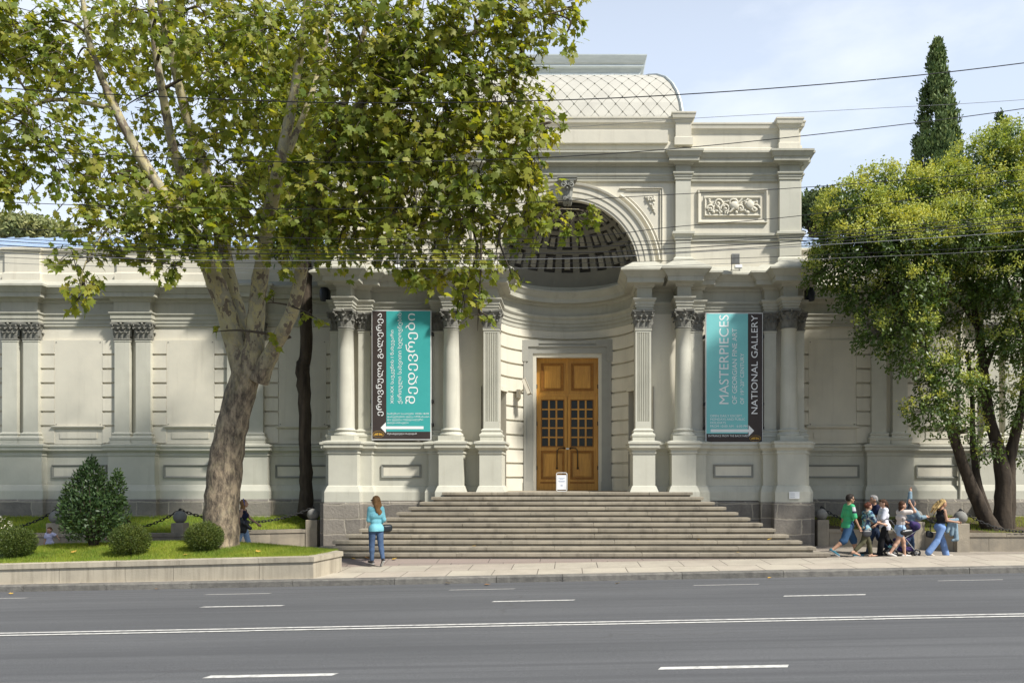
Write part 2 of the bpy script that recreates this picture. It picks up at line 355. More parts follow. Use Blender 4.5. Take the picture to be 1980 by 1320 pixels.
while x < 60:
    L = rnd.choice([1.5,1.9,2.3,2.7]); x1 = x+L-.012; d = rnd.uniform(-.006,.006)
    kb.loft([[(xx,18.0+d+o,rz(xx)-.12),(xx,18.0+d+o*0,rz(xx)+.10),(xx,18.02+d,rz(xx)+.122),(xx,18.285,rz(xx)+.124),(xx,18.285,rz(xx)-.12)] for xx, o in ((x,0),(x1,0))])
    x += L
tag(kb.build('kerb', KERB), kind='structure')
sheet('pavement', lin(-60,60,61), [18.285,19.4,20.5], pz, PAVE)
xs = lin(-60,60,61)
def edge(x,y):
    t = (y-20.5)/.8; return pz(x,20.5)*(1-t) + wz(x)*t - .002
sheet('pavement_strip', xs, [20.5,20.75,21.05,21.3], edge, PAVEP)
sheet('walkway', xs, [21.3,24,26.5], lambda x,y: wz(x)-.002, WALK)
mk = MB(); mw = MB()
def dash(b, x0, x1, y, w, dz=.004, skew=.05):
    n = max(2, int((x1-x0)/.8)+2); xx = lin(x0,x1,n)
    b.add([(q+(skew if k else 0), y+(w/2 if k else -w/2), roadz(q, y)+dz) for k in (0,1) for q in xx], [(i,i+1,n+i+1,n+i) for i in range(n-1)])
def rowY(py, px, x_guess=0):                              # where a painted line at photo row py lies on the road
    t = (px-VX)
    Y = 12.0
    for _ in range(30):
        Y = F_PX*(H_EYE-roadz(t*Y/F_PX, Y))/(py-HY)
    return Y
yc = rowY(1207.0, 1000)
for k in (-1, 1):
    xx = -60
    while xx < 60:
        dash(mk, xx, xx+5, yc + k*.10 + (.012 if int(xx/5)%2 else 0), .085, skew=0); xx += 5
y1, y2, y3 = rowY(1297, 990), rowY(1161, 1030), rowY(1139, 930)
for k in range(-8, 9):
    x0 = PX(395, y1) + k*(PX(1271,y1)-PX(395,y1)); dash(mk, x0, x0+PX(1520,y1)-PX(1271,y1), y1, .13)
    x0 = PX(950, y2) + k*(PX(950,y2)-PX(387,y2)); dash(mk, x0, x0+PX(1108,y2)-PX(950,y2), y2, .10)
    x0 = PX(867, y3) + k*(PX(867,y3)-PX(395,y3)); dash(mw, x0, x0+PX(993,y3)-PX(867,y3), y3, .08)
tag(mk.build('road_marking', PAINT), kind='structure'); tag(mw.build('worn_road_marking', pm('old_road_paint', (.42,.41,.385), (.28,.275,.265), 14, .8, 60, .1)), kind='structure')

def offset_line(pts, d):
    out = []
    for i, p in enumerate(pts):
        p = Vector(p); ns = []
        for a, b in ((i-1,i),(i,i+1)):
            if a >= 0 and b < len(pts):
                t = (Vector(pts[b])-Vector(pts[a])).normalized(); ns.append(Vector((-t.y, t.x)))
        n = sum(ns, Vector((0,0))).normalized(); out.append(p + n*(d/max(.4, n.dot(ns[0]))))
    return out
def wall_run(b, pts, th, zb, zt, m=0, seg=None, gap=.008, inset=0):
    """stone run along a plan polyline; pieces of about seg metres with open joints"""
    for i in range(len(pts)-1):
        o = offset_line(pts, th); inn = offset_line(pts, inset) if inset else [Vector(p) for p in pts]
        L = (Vector(pts[i+1])-Vector(pts[i])).length; n = max(1, round(L/seg)) if seg else 1
        cuts = [k/n + (rnd.uniform(-.2,.2)/n if 0 < k < n else 0) for k in range(n+1)]
        for k in range(n):
            g = gap/L; ta, tb = cuts[k]+(g if k else 0), cuts[k+1]; ring = []
            for t in (ta, tb):
                a = inn[i].lerp(inn[i+1], t); c = o[i].lerp(o[i+1], t)
                ring.append([(a.x,a.y,zb(a.x)),(a.x,a.y,zt(a.x)),(c.x,c.y,zt(a.x)),(c.x,c.y,zb(a.x))])
            b.loft(ring, m)
# planter on the roadside
PL = [(-34,18.36),(-5.85,18.34),(-5.56,19.62),(-6.25,20.5),(-8.0,21.35),(-34,21.6)]
def plz(x): return .345 + .0247*(x+5.83)
pe = empty('planter', (-10,20,-.2), label='long low limestone planter of grass beside the kerb on the left', cat='planter')
pb = MB(); wall_run(pb, PL, .22, lambda x: rz(x)-.1, lambda x: plz(x)-.115, 0, 1.5); pb.build('wall', PLANT, pe)
pb = MB(); wall_run(pb, PL, .30, lambda x: plz(x)-.113, plz, 0, 1.5, inset=-.035); pb.build('coping', PLANT, pe)
def pl_front(x): return 18.5 if x < -6.0 else 18.5 + (x+6.0)*3.6
def pl_back(x): return 21.45 if x < -8.2 else 21.45 - (x+8.2)*.47
def gz(x, y):
    f, k = pl_front(x), pl_back(x); v = min(1, max(0, (y-f)/max(.05, k-f)))
    bul = .27*min(1, max(0, (-5.7-x)/4.2))
    return plz(x) - .03 + bul*math.sin(min(1, v*1.15)*math.pi*.5)**1.2 - (.10*max(0, v-.85)/.15)
gb = MB(); gx = lin(-33,-5.75,90); vs = lin(0,1,14)
gb.add([(x, pl_front(x)+(pl_back(x)-pl_front(x))*v, gz(x, pl_front(x)+(pl_back(x)-pl_front(x))*v)) for v in vs for x in gx],
       [(j*90+i, j*90+i+1, (j+1)*90+i+1, (j+1)*90+i) for j in range(13) for i in range(89)], 0, True)
LAWN = pm('lawn_turf', (.09,.135,.022), (.065,.10,.02), 5, .95, 60, .4)
tag(gb.build('planter_turf', LAWN), kind='structure')
# garden beds against the building
WR = [(7.95,25.7),(8.35,25.35),(10.4,24.6),(11.35,23.45),(34,23.3)]
WL = [(-x,y) for x,y in WR][::-1]
def bed_front(x):
    x = abs(x); P = WR
    for (a,b),(c,d) in zip(P, P[1:]):
        if a <= x <= c: return b+(d-b)*(x-a)/(c-a)
    return 25.7
for side, pts in ((1, WR), (-1, WL)):
    we = empty('garden_wall', (side*12,24,0), label='low stone garden wall below the lawn, %s the steps' % ('right of' if side > 0 else 'left of'), cat='wall')
    b = MB(); wall_run(b, pts, .22, lambda x: wz(x)-.3, lambda x: .43, 0, 1.15); b.build('wall_blocks', WALLST, we)
    b = MB(); wall_run(b, pts, .30, lambda x: .432, lambda x: .53, 0, 1.3, inset=-.03); b.build('coping', WALLST, we)
def bz(x, y):
    f = bed_front(x)+.2; v = min(1, max(0, (y-f)/(27.5-f))); return .47 + .40*v
for side in (-1, 1):
    b = MB(); xs_ = [side*q for q in lin(8.0,33,60)]; vv = lin(0,1,8)
    b.add([(x, bed_front(x)+.1+(27.62-bed_front(x)-.1)*v, bz(x, bed_front(x)+.1+(27.62-bed_front(x)-.1)*v)) for v in vv for x in xs_],
          [(j*60+i, j*60+i+1, (j+1)*60+i+1, (j+1)*60+i) for j in range(7) for i in range(59)], 0, True)
    tag(b.build('garden_bed', LAWN if side < 0 else SOIL), kind='structure')
# ball bollards and chains
def bollard(x, y, label, base=.53, h=.30, w=.36):
    e = empty('ball_bollard', (x,y,wz(x)), label=label, cat='bollard', group='stone ball bollards along the garden walls')
    b = MB(); b.box(x-w/2, x+w/2, y-w/2, y+w/2, wz(x)-.1, base+h, bv=.012); b.build('pier', WALLST, e)
    b = MB(); b.sphere((x,y,base+h+.17), .19, 24, 14); b.lathe([(.10,base+h),(.10,base+h+.03)], x, y, 16); b.build('ball', BALL, e)
    b = MB(); b.tube([(x+.035*math.cos(t), y, base+h+.385+.04*math.sin(t)) for t in lin(0,2*math.pi,13)], .012, 6); b.build('ring', IRON, e)
    return (x, y, base+h+.385)
BL = [bollard(-8.14,25.5,'granite ball bollard against the portico base, left of the steps'),
      bollard(-11.5,23.65,'granite ball bollard between the round box bushes and the plane trunk'),
      bollard(-15.15,23.6,'granite ball bollard half hidden behind the tall dark shrub')]
BR = [bollard(8.14,25.5,'granite ball bollard behind the man in green, against the portico base'),
      bollard(10.62,24.25,'granite ball bollard behind the woman raising her fist'),
      bollard(11.55,23.4,'granite ball bollard right of the blonde woman, at the wall corner')]
def chain(a, c, sag, label):
    b = MB(); a, c = Vector(a), Vector(c); n = max(8, int((c-a).length*1.1/.105)); P = []
    for i in range(n+1):
        t = i/n; p = a.lerp(c, t); p.z -= sag*4*t*(1-t); P.append(p)
    for i in range(n):
        m_ = (P[i]+P[i+1])/2; t = (P[i+1]-P[i]).normalized(); s = t.cross(Vector((0,0,1))).normalized(); u = s.cross(t)
        w = s if i % 2 else u
        b.tube([m_ + t*(.078*math.cos(q)) + w*(.034*math.sin(q)) for q in lin(0,2*math.pi,11)], .013, 5)
    return tag(b.build('chain', IRON), label, 'chain', 'iron chains hung between the bollards')
chain(BL[1], BL[0], .42, 'black iron chain hung past the plane trunk to the portico base')
chain(BL[2], BL[1], .60, 'black iron chain sagging behind the round box bushes and tall shrub')
chain((-18.9,23.6,1.2), BL[2], .60, 'black iron chain at the far left edge above the little girl')
chain(BR[0], BR[1], .50, 'black iron chain behind the man in green and the couple')
chain(BR[1], BR[2], .40, 'black iron chain behind the blonde woman')
chain(BR[2], (15.2,23.4,1.2), .62, 'black iron chain hanging in front of the dark tree trunks on the right')

# ------------------------------------------------------------------ the gallery
GB = empty('gallery_building', (0,26,0), label='cream neoclassical gallery with arched portico, columns, wings and curved metal roof', cat='building')
def dup(o, dx, dz=0):
    c = copy_tree(o, o.parent); c.location.x += dx; c.location.z += dz; return c

# steps and landing: each tread an overhanging slab
sb = MB(); LZ = 1.725
for i in range(12):
    zt = LZ*(i+1)/12; yf = 21.3+.3*i; w = 7.04-.288*i
    xa = -w
    while xa < w-.01:                                    # separate slabs with open joints, none quite level
        xb = min(w, xa+rnd.uniform(1.5,2.9)); xb = w if w-xb < .7 else xb; dy_, dz_ = rnd.uniform(-.007,.007), rnd.uniform(-.003,.003)
        sb.box(xa, xb-(.006 if xb < w else 0), yf+dy_, yf+.42 if i < 11 else 28.6, zt-.088, zt+dz_, 0, .009); xa = xb
    sb.box(-w+.07, w-.07, yf+.065, 26.0, zt-LZ/12-.002, zt-.0885, 0)
tag(sb, None) if False else None
sb.build('entrance_steps', STEP, GB)

# stone base
BASEP = [(.10,-.6),(.10,1.36),(.06,1.42),(.06,1.44)]
b = MB()
for s in (-1, 1):
    A = lambda x0, x1: (min(s*x0, s*x1), max(s*x0, s*x1))
    b.stack(*A(4.0,7.62), 25.60, 28.0, BASEP); b.stack(*A(6.57,7.52), 24.98, 25.9, BASEP, dz=.003); b.stack(*A(7.3,7.74), 25.35, 28.0, BASEP, dz=-.003)
    b.stack(*A(3.0,4.5), 25.38, 26.4, BASEP, dz=.002); b.stack(*A(6.24,6.9), 25.37, 26.4, BASEP, dz=.0015)
    b.stack(*A(7.5,40), 27.45, 28.2, BASEP, dz=-.004)
    for k in range(-1, 5):
        xc = 11.09 + 3.87*k
        if xc > 8.5: b.stack(*A(xc-.84,xc+.84), 27.25, 28, BASEP, dz=-.001)
b.build('stone_base', STONE, GB)

# pedestal zone
PEDP = [(.10,1.40),(.10,1.72),(.085,1.76),(.03,1.90),(.0,1.92),(.0,2.92),(.03,2.93),(.03,2.985),(.01,2.99),(.02,3.03),(.10,3.10),(.12,3.11),(.12,3.215),(.155,3.235),(.155,3.30),(.0,3.335)]
PEDL = [(o, z if z > 1.5 else 1.1) for o, z in PEDP]
def pedestal(x0, x1, yf, yb, dz, prof=PEDP):
    b = MB(); b.stack(x0, x1, yf, yb, prof, dz=dz); return b.build('pedestal', GREY, GB)
for s in (-1, 1):
    A = lambda x0, x1: (min(s*x0, s*x1), max(s*x0, s*x1))
    pedestal(*A(2.06,2.76), 25.0, 26.3, .000, PEDL); pedestal(*A(3.28,4.04), 25.0, 26.3, .004, PEDL)
    pedestal(*A(6.60,7.50), 25.0, 26.3, .006)
    b = MB()
    b.stack(*A(2.2,4.2), 25.72, 26.4, PEDL, dz=-.006); b.stack(*A(3.9,4.42), 25.38, 26.4, PEDL, dz=-.003)
    b.stack(*A(4.2,7.0), 25.64, 26.4, PEDP, dz=-.008); b.stack(*A(6.24,6.9), 25.38, 26.4, PEDP, dz=-.004)
    b.stack(*A(7.2,7.70), 25.38, 27.9, PEDP, dz=-.005)
    b.build('pedestal_course', GREY, GB)
    b = MB(); b.stack(*A(7.5,40), 27.6, 28.1, PEDP, dz=-.002)
    for k in range(0, 5):
        xc = 11.09+3.87*k; b.stack(*A(xc-.80,xc+.80), 27.32, 28.0, PEDP, dz=.002+.001*k)
    b.build('wing_pedestal_course', GREY, GB)

def frame_rect(b, x0, x1, z0, z1, y, w, d, m=0):
    """mitred moulding frame proud of a wall at y"""
    P = [(0,0),(0,-d),(w*.35,-d),(w*.5,-d*.55),(w,-d*.4),(w,0)]
    for (ax,az,bx,bz_,ia) in ((x0,z0,x1,z0,0),(x1,z0,x1,z1,1),(x1,z1,x0,z1,2),(x0,z1,x0,z0,3)):
        cx, cz = [(1,1),(-1,1),(-1,-1),(1,-1)][ia], [(-1,1),(-1,-1),(1,-1),(1,1)][ia]
        r0 = [(ax+cx[0]*o, y+e, az+cx[1]*o) for o, e in P]; r1 = [(bx+cz[0]*o, y+e, bz_+cz[1]*o) for o, e in P]
        b.loft([r0, r1], m)
def panel(x0, x1, z0, z1, y, name='pedestal_panel'):
    b = MB(); frame_rect(b, x0, x1, z0, z1, y, .065, .05, 1); b.box(x0+.06, x1-.06, y-.008, y+.02, z0+.06, z1-.06, 0); return b.build(name, [CREAM, TRIM2], GB)
for s in (-1, 1):
    a, c = sorted((s*4.70, s*5.98)); panel(a, c, 2.17, 2.60, 25.64)
    for k in range(-1, 4):
        xc = 13.03+3.87*k; w = .95
        a, c = sorted((s*(xc-w), s*(xc+w))); panel(max(a,-40), c, 2.16, 2.62, 27.6)

# columns, pilasters and capitals
def spiral(b, c, tx, out, r, m=0):
    tx = Vector(tx); out = Vector(out)
    b.tube([Vector(c) + (tx*math.cos(t)+Vector((0,0,1))*math.sin(t))*r*(1-.75*t/9.0) + out*(.012*t/3) for t in lin(0,9.0,15)], [.022*(1-.5*i/14)*r/.065 for i in range(15)], 5, m)
def aleaf(b, p, out, w, h, curl, m=0):
    out = Vector(out).normalized(); tx = Vector((-out.y, out.x, 0)); p = Vector(p)
    pr = [(0,0,.8),(.04,.3,1.05),(.08,.62,1.0),(.22,.86,.95),(.5,1.0,.8),(.85,.97,.55),(1.0,.82,.2)]
    rows = []
    for o, z, q in pr:
        rows.append([p + tx*(w*.5*q*k) + out*(curl*o + (.018 if k == 0 else (-.006 if abs(k) == 1 else .008))) + Vector((0,0,h*z - (0.02 if abs(k)==1 and z>.5 else 0))) for k in (-1,-.5,0,.5,1)])
    n = 5; b.add([v for r in rows for v in r], [(i*n+j, i*n+j+1, (i+1)*n+j+1, (i+1)*n+j) for i in range(len(pr)-1) for j in range(4)], m, False)
def capital_round(name, x, y, z, parent, r=.235, h=.60):
    b = MB(); b.lathe([(r+.03,z),(r+.045,z+.02),(r+.03,z+.045),(r,z+.05),(r,z+.3),(r+.05,z+.44),(r+.10,z+.5)], x, y, 20)
    for k in range(8):
        a = 2*math.pi*(k+.5)/8; o = Vector((math.cos(a), math.sin(a), 0)); aleaf(b, Vector((x,y,z+.045))+o*r, o, .19, .24, .10)
        a = 2*math.pi*k/8; o = Vector((math.cos(a), math.sin(a), 0)); aleaf(b, Vector((x,y,z+.14))+o*(r+.01), o, .18, .29, .13)
    for k in range(4):
        a = math.pi/4+k*math.pi/2; o = Vector((math.cos(a), math.sin(a), 0)); t = Vector((-o.y,o.x,0))
        c = Vector((x,y,z+.47))+o*(r+.15); spiral(b, c, o, t*.5, .065); spiral(b, c, o, t*-.5, .065)
        a2 = k*math.pi/2; o2 = Vector((math.cos(a2), math.sin(a2), 0)); t2 = Vector((-o2.y,o2.x,0)); c2 = Vector((x,y,z+.46))+o2*(r+.07)
        spiral(b, c2+t2*.05, t2*-1, o2, .04); spiral(b, c2-t2*.05, t2, o2, .04); b.sphere(c2+o2*.05+Vector((0,0,.09)), .045, 8, 6)
    ab = []
    for k in range(4):
        for q, rr in ((-.30,.335),(0,.265),(.30,.335)):
            a = k*math.pi/2; d = Vector((math.cos(a), math.sin(a),0)); t = Vector((-d.y,d.x,0)); ab.append(Vector((x,y,0))+d*rr+t*q)
    b.loft([[ (p.x,p.y,z+zz) for p in ab] for zz in (.53,.60)])
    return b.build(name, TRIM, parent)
def capital_flat(name, x, yf, z, parent, w=.5, d=.2, h=.60):
    b = MB(); b.stack(x-w/2, x+w/2, yf, yf+d, [(.02,z),(.035,z+.02),(.02,z+.045),(0,z+.05),(0,z+.34),(.05,z+.46),(.08,z+.52)])
    F = Vector((0,-1,0))
    for q in (-.36,0,.36): aleaf(b, (x+q*w,yf,z+.045), F, w*.36, .24, .09)
    for q in (-.5,-.18,.18,.5): aleaf(b, (x+q*w*.98,yf,z+.14), F if abs(q) < .4 else Vector((q*.9,-1,0)), w*.34, .29, .12)
    for s in (-1,1):
        for q in (.3,.75): aleaf(b, (x+s*w/2, yf+d*q, z+.045+.1*(q<.5)), Vector((s,0,0)), .13, .25, .09)
        c = Vector((x+s*(w/2+.06), yf-.06, z+.47)); spiral(b, c, (-s*.7,-.7,0), (0,-.5,0), .062)
        spiral(b, (x+s*.05,yf-.05,z+.46), (-s,0,0), (0,-1,0), .04)
    b.sphere((x,yf-.08,z+.55), .045, 8, 6)
    b.loft([[(x-w/2-.10,yf+d,z+zz),(x-w/2-.10,yf-.11,z+zz),(x-w*.2,yf-.07,z+zz),(x+w*.2,yf-.07,z+zz),(x+w/2+.10,yf-.11,z+zz),(x+w/2+.10,yf+d,z+zz)] for zz in (.535,.60)])
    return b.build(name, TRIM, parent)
def column(x, y):
    b = MB(); b.lathe([(.275,3.72),(.268,4.2),(.262,5.0),(.245,6.2),(.232,6.86),(.25,6.87),(.25,6.90)], x, y, 32)
    c = b.build('column', GREY, GB)
    b = MB(); b.box(x-.37,x+.37,y-.37,y+.37,3.315,3.49)
    b.lathe([(.37,3.49),(.385,3.53),(.37,3.575),(.325,3.585),(.325,3.60),(.31,3.63),(.32,3.65),(.335,3.655),(.345,3.68),(.335,3.70),(.29,3.71),(.275,3.74)], x, y, 32); b.build('base', GREY, c)
    capital_round('capital', x, y, 6.90, c); return c
c0 = column(3.70, 25.43)
for X in (7.07, -3.70, -7.07): dup(c0, X-3.70)
PB = [(.10,3.32),(.10,3.46),(.12,3.49),(.12,3.55),(.07,3.58),(.05,3.62),(.07,3.66),(.07,3.69),(.0,3.74),(.0,6.84),(.015,6.85),(.015,6.90)]
def pilaster(x, yf, d, w, z0=0, name='pilaster', flat=True):
    b = MB(); b.stack(x-w/2, x+w/2, yf, yf+d, [(o,z) for o,z in PB if 3.73 < z], 0); p = b.build(name, GREY, GB)
    b = MB(); b.stack(x-w/2, x+w/2, yf, yf+d, [(o,z) for o,z in PB if z < 3.75]); b.build('base', pm_base, p)
    capital_flat('capital', x, yf, 6.90, p, w, d); return p
pm_base = GREY
p0 = pilaster(4.17, 25.72, .3, .40)
for X in (-4.17, 6.55, -6.55): dup(p0, X-4.17)
p1 = pilaster(7.47, 25.72, .3, .36); dup(p1, -2*7.47)
# fluted pilasters beside the niche
def fluted(x, yf, w, d):
    b = MB(); n = 7; P = [(x-w/2,yf+d),(x-w/2,yf)]; m_ = .05; fw = (w-2*m_)/n
    for k in range(n):
        a = x-w/2+m_+k*fw
        P += [(a+fw*.18,yf),(a+fw*.30,yf+.03),(a+fw*.70,yf+.03),(a+fw*.82,yf)]
    P += [(x+w/2,yf),(x+w/2,yf+d)]
    z0, z1 = 3.95, 6.80
    b.loft([[(px_,py_,z) for px_,py_ in P] for z in (z0,z1)], cap=False)
    b.stack(x-w/2, x+w/2, yf-.004, yf+d, [(0,3.72),(0,3.96)]); b.stack(x-w/2, x+w/2, yf-.004, yf+d, [(0,6.79),(0,6.85),(.02,6.86),(.02,6.905)])
    p = b.build('fluted_pilaster', GREY, GB)
    b = MB(); b.stack(x-w/2, x+w/2, yf, yf+d, [(o,z) for o,z in PB if z < 3.75]); b.build('base', GREY, p)
    capital_flat('capital', x, yf, 6.90, p, w, d); return p
f0 = fluted(2.42, 25.36, .50, .6); dup(f0, -4.84)

# portico wall between the columns
b = MB()
for s in (-1, 1):
    A = lambda x0, x1: (min(s*x0, s*x1), max(s*x0, s*x1))
    b.stack(*A(2.32,7.60), 25.95, 26.6, [(0,3.2),(0,7.56)]); b.stack(*A(7.15,7.62), 25.80, 28.0, [(0,3.2),(0,7.56)], dz=.002)
    b.box(*A(2.95,7.55), 26.3, 36, 0, 13.3)
b.box(-2.97,2.97,28.75,36,0,13.4); b.box(-2.96,2.96,26.4,36,11.45,13.45)
b.build('portico_wall', CREAM, GB)

# lower entablature
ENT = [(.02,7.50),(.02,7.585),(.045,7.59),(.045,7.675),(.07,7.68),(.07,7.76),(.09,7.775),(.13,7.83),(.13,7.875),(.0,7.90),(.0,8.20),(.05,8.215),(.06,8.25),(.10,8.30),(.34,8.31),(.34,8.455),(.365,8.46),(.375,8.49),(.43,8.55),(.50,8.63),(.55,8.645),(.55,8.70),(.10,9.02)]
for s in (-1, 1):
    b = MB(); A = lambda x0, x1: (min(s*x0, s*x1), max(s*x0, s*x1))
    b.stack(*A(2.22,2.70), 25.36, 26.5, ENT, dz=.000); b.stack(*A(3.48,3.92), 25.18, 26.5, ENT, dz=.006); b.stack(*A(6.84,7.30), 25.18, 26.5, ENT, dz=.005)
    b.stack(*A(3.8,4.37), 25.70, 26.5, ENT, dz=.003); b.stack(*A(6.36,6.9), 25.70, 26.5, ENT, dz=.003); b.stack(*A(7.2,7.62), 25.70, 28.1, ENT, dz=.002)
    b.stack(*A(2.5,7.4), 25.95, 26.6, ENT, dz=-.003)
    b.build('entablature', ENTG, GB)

# niche: half-round wall, inner cornice, coffered half dome
RN, CY = 2.30, 26.0
def niche_grid(b, ths, prof, mat):
    rings = []
    for r_, z in prof:
        rings.append([(r_(t) if callable(r_) else r_, t, z) for t in ths])
    n = len(ths); vs = [(r*math.cos(t), CY+r*math.sin(t), z) for rg in rings for r, t, z in rg]
    b.add(vs, [(i*n+j, i*n+j+1, (i+1)*n+j+1, (i+1)*n+j) for i in range(len(prof)-1) for j in range(n-1)], mat, False)
nb = MB()
gro = [7.06-.488*k for k in range(0, 12)]
def rust(z0, z1):
    P = []; zs = sorted([g for g in gro if z0+.05 < g < z1-.05])
    P.append((RN, z0))
    for g in zs: P += [(RN, g-.034),(RN+.08, g-.026),(RN+.08, g+.026),(RN, g+.034)]
    P.append((RN, z1)); return P
tj = math.acos(1.42/RN)
a_op = .45
def side(ths, op):                                      # a wall strip with a side doorway near the front
    niche_grid(nb, ths, rust(LZ-.05, 7.36), 0)
for flip in (0, 1):
    T = lambda a: (math.pi-a if flip else a)
    niche_grid(nb, [T(a) for a in lin(a_op, tj, 12)], rust(LZ-.05, 7.36), 0)
    niche_grid(nb, [T(a) for a in lin(0, a_op, 4)], rust(5.10, 7.36), 0)
    # little side opening
    e0, e1 = T(0), T(a_op); q = lambda a, r, z: (r*math.cos(a), CY+r*math.sin(a), z)
    nb.add([q(e1,RN,LZ-.05),q(e1,RN,5.10),q(e1,RN+.55,5.10),q(e1,RN+.55,LZ-.05)], [(0,1,2,3)], 0)
    nb.add([q(T(a),r,5.10) for a in lin(0,a_op,4) for r in (RN,RN+.6)], [(2*i,2*i+1,2*i+3,2*i+2) for i in range(3)], 0)
    nb.add([q(T(a),RN+.5,z) for a in lin(-.05,a_op+.05,4) for z in (LZ-.05,5.15)], [(2*i,2*i+1,2*i+3,2*i+2) for i in range(3)], 2)
    nb.loft([[q(T(a),RN-.05,z) for z in (5.08,5.22)] + [q(T(a),RN+.02,z) for z in (5.22,5.08)] for a in lin(0,a_op+.02,4)], 0)
niche_grid(nb, lin(tj-.01, math.pi-tj+.01, 30), rust(6.70, 7.36), 0)
NENT = [(RN,7.36),(RN-.02,7.36),(RN-.02,7.50),(RN-.05,7.505),(RN-.05,7.62),(RN-.08,7.625),(RN-.08,7.74),(RN-.10,7.76),(RN-.14,7.82),(RN-.14,7.87),(RN-.0,7.90),(RN,8.20),(RN-.05,8.22),(RN-.09,8.30),(RN-.28,8.31),(RN-.28,8.45),(RN-.32,8.50),(RN-.40,8.63),(RN-.42,8.64),(RN-.42,8.70),(RN,8.80),(RN,8.92)]
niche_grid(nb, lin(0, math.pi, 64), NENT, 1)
# dome with sunk coffer frames around raised fields
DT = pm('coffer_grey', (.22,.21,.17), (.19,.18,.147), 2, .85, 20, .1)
phis = [0.0]; rows = []
for k, (p0_, p1_) in enumerate([(.225,.485),(.565,.785),(.855,1.035),(1.095,1.235)]):
    e = .004; fwk = .042*(1-.12*k); rows.append((p0_, p1_))
    phis += [p0_-e, p0_, p0_+fwk, p0_+fwk+e, p1_-fwk-e, p1_-fwk, p1_, p1_+e]
phis += [1.30, 1.36, 1.45, math.pi/2-.01]
ncol = 11; ths = [0.0]; cw = math.pi/ncol
for k in range(ncol):
    c = (k+.5)*cw; h = .31*cw; e = .003; fw = .042
    ths += [c-h-e, c-h, c-h+fw, c-h+fw+e, c+h-fw-e, c+h-fw, c+h, c+h+e]
ths.append(math.pi)
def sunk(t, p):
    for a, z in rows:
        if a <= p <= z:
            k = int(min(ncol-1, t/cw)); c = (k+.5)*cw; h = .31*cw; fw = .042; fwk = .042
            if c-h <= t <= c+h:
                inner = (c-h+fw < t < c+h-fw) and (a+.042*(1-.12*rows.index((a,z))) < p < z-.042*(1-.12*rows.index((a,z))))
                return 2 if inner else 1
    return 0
nt_, np_ = len(ths), len(phis); V = []
for p in phis:
    for t in ths:
        s_ = sunk(t, p); r = RN + (.085 if s_ == 1 else (.012 if s_ == 2 else 0))
        V.append((r*math.cos(p)*math.cos(t), CY+r*math.cos(p)*math.sin(t), 8.92+(r*math.sin(p))))
F0, F1, F2 = [], [], []
for i in range(np_-1):
    for j in range(nt_-1):
        mt, mp_ = (ths[j]+ths[j+1])/2, (phis[i]+phis[i+1])/2; s_ = sunk(mt, mp_)
        (F1 if s_ == 1 else F2 if s_ == 2 else F0).append((i*nt_+j, i*nt_+j+1, (i+1)*nt_+j+1, (i+1)*nt_+j))
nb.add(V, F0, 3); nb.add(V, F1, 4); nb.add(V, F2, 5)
for k in range(9):                                      # shell ornament at the crown
    a = math.pi*(k+.5)/9; nb.tube([(.85*math.cos(a)*q, CY+.12+.75*math.sin(a)*q, 8.92+2.16+.05*q-.02*k%3) for q in (.15,.5,.8,1.0)], [.03,.06,.07,.02], 6, 4)
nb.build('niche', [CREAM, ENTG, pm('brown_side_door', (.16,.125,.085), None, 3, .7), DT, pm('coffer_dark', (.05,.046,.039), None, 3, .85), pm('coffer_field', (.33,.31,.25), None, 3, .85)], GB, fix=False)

# arch wall with archivolt
b = MB(); N = 48; top = 11.95; half = 3.65
def outer(t):
    c, s_ = math.cos(t), math.sin(t); k = min(half/abs(c) if abs(c) > 1e-6 else 1e9, (top-8.90)/s_ if s_ > 1e-6 else 1e9); return (c*k, 8.90+s_*k)
tc0 = math.atan2(top-8.90, half); tt = sorted(set(lin(0, math.pi, N+1)+[tc0, math.pi-tc0])); M_ = len(tt)
V = [(RN*math.cos(t), CY, 8.90+RN*math.sin(t)) for t in tt] + [(outer(t)[0], CY, outer(t)[1]) for t in tt]
b.add(V, [(i,i+1,M_+i+1,M_+i) for i in range(M_-1)])
for s in (-1, 1):
    a, c = sorted((s*3.6, s*7.56)); b.box(a, c, CY+.003, CY+.4, 8.6, 12.0)
b.build('upper_wall', CREAM, GB)
AR = [(RN,.10),(RN,-.10),(RN+.07,-.10),(RN+.08,-.125),(RN+.25,-.125),(RN+.26,-.15),(RN+.44,-.15),(RN+.47,-.20),(RN+.53,-.215),(RN+.55,-.17),(RN+.57,0)]
b = MB(); b.loft([[(r*math.cos(t), CY+y, 8.90+r*math.sin(t)) for r, y in AR] for t in lin(0,math.pi,65)], 0, False, False, False)
b.build('archivolt', CREAM, GB)
# keystone console
b = MB()
b.loft([[(x*w,y,z) for x,y in ((-1,CY),(-1,CY-d),(-.45,CY-d-.05),(0,CY-d+.0),(.45,CY-d-.05),(1,CY-d),(1,CY))] for z,w,d in ((11.02,.12,.22),(11.10,.15,.34),(11.22,.15,.30),(11.4,.17,.30),(11.62,.20,.42),(11.70,.21,.46))])
b.stack(-.26,.26,CY-.42,CY,[(0,11.70),(.03,11.72),(.03,11.77),(.06,11.80),(.06,11.83)])
for s in (-1,1): spiral(b, (s*.12,CY-.44,11.55), (s*-1,0,0), (0,-1,0), .10); spiral(b, (s*.08,CY-.38,11.14), (s*-1,0,0), (0,-1,0), .07)
aleaf(b, (0,CY-.33,11.15), (0,-1,0), .2, .36, .12)
b.build('keystone', TRIM2, GB)
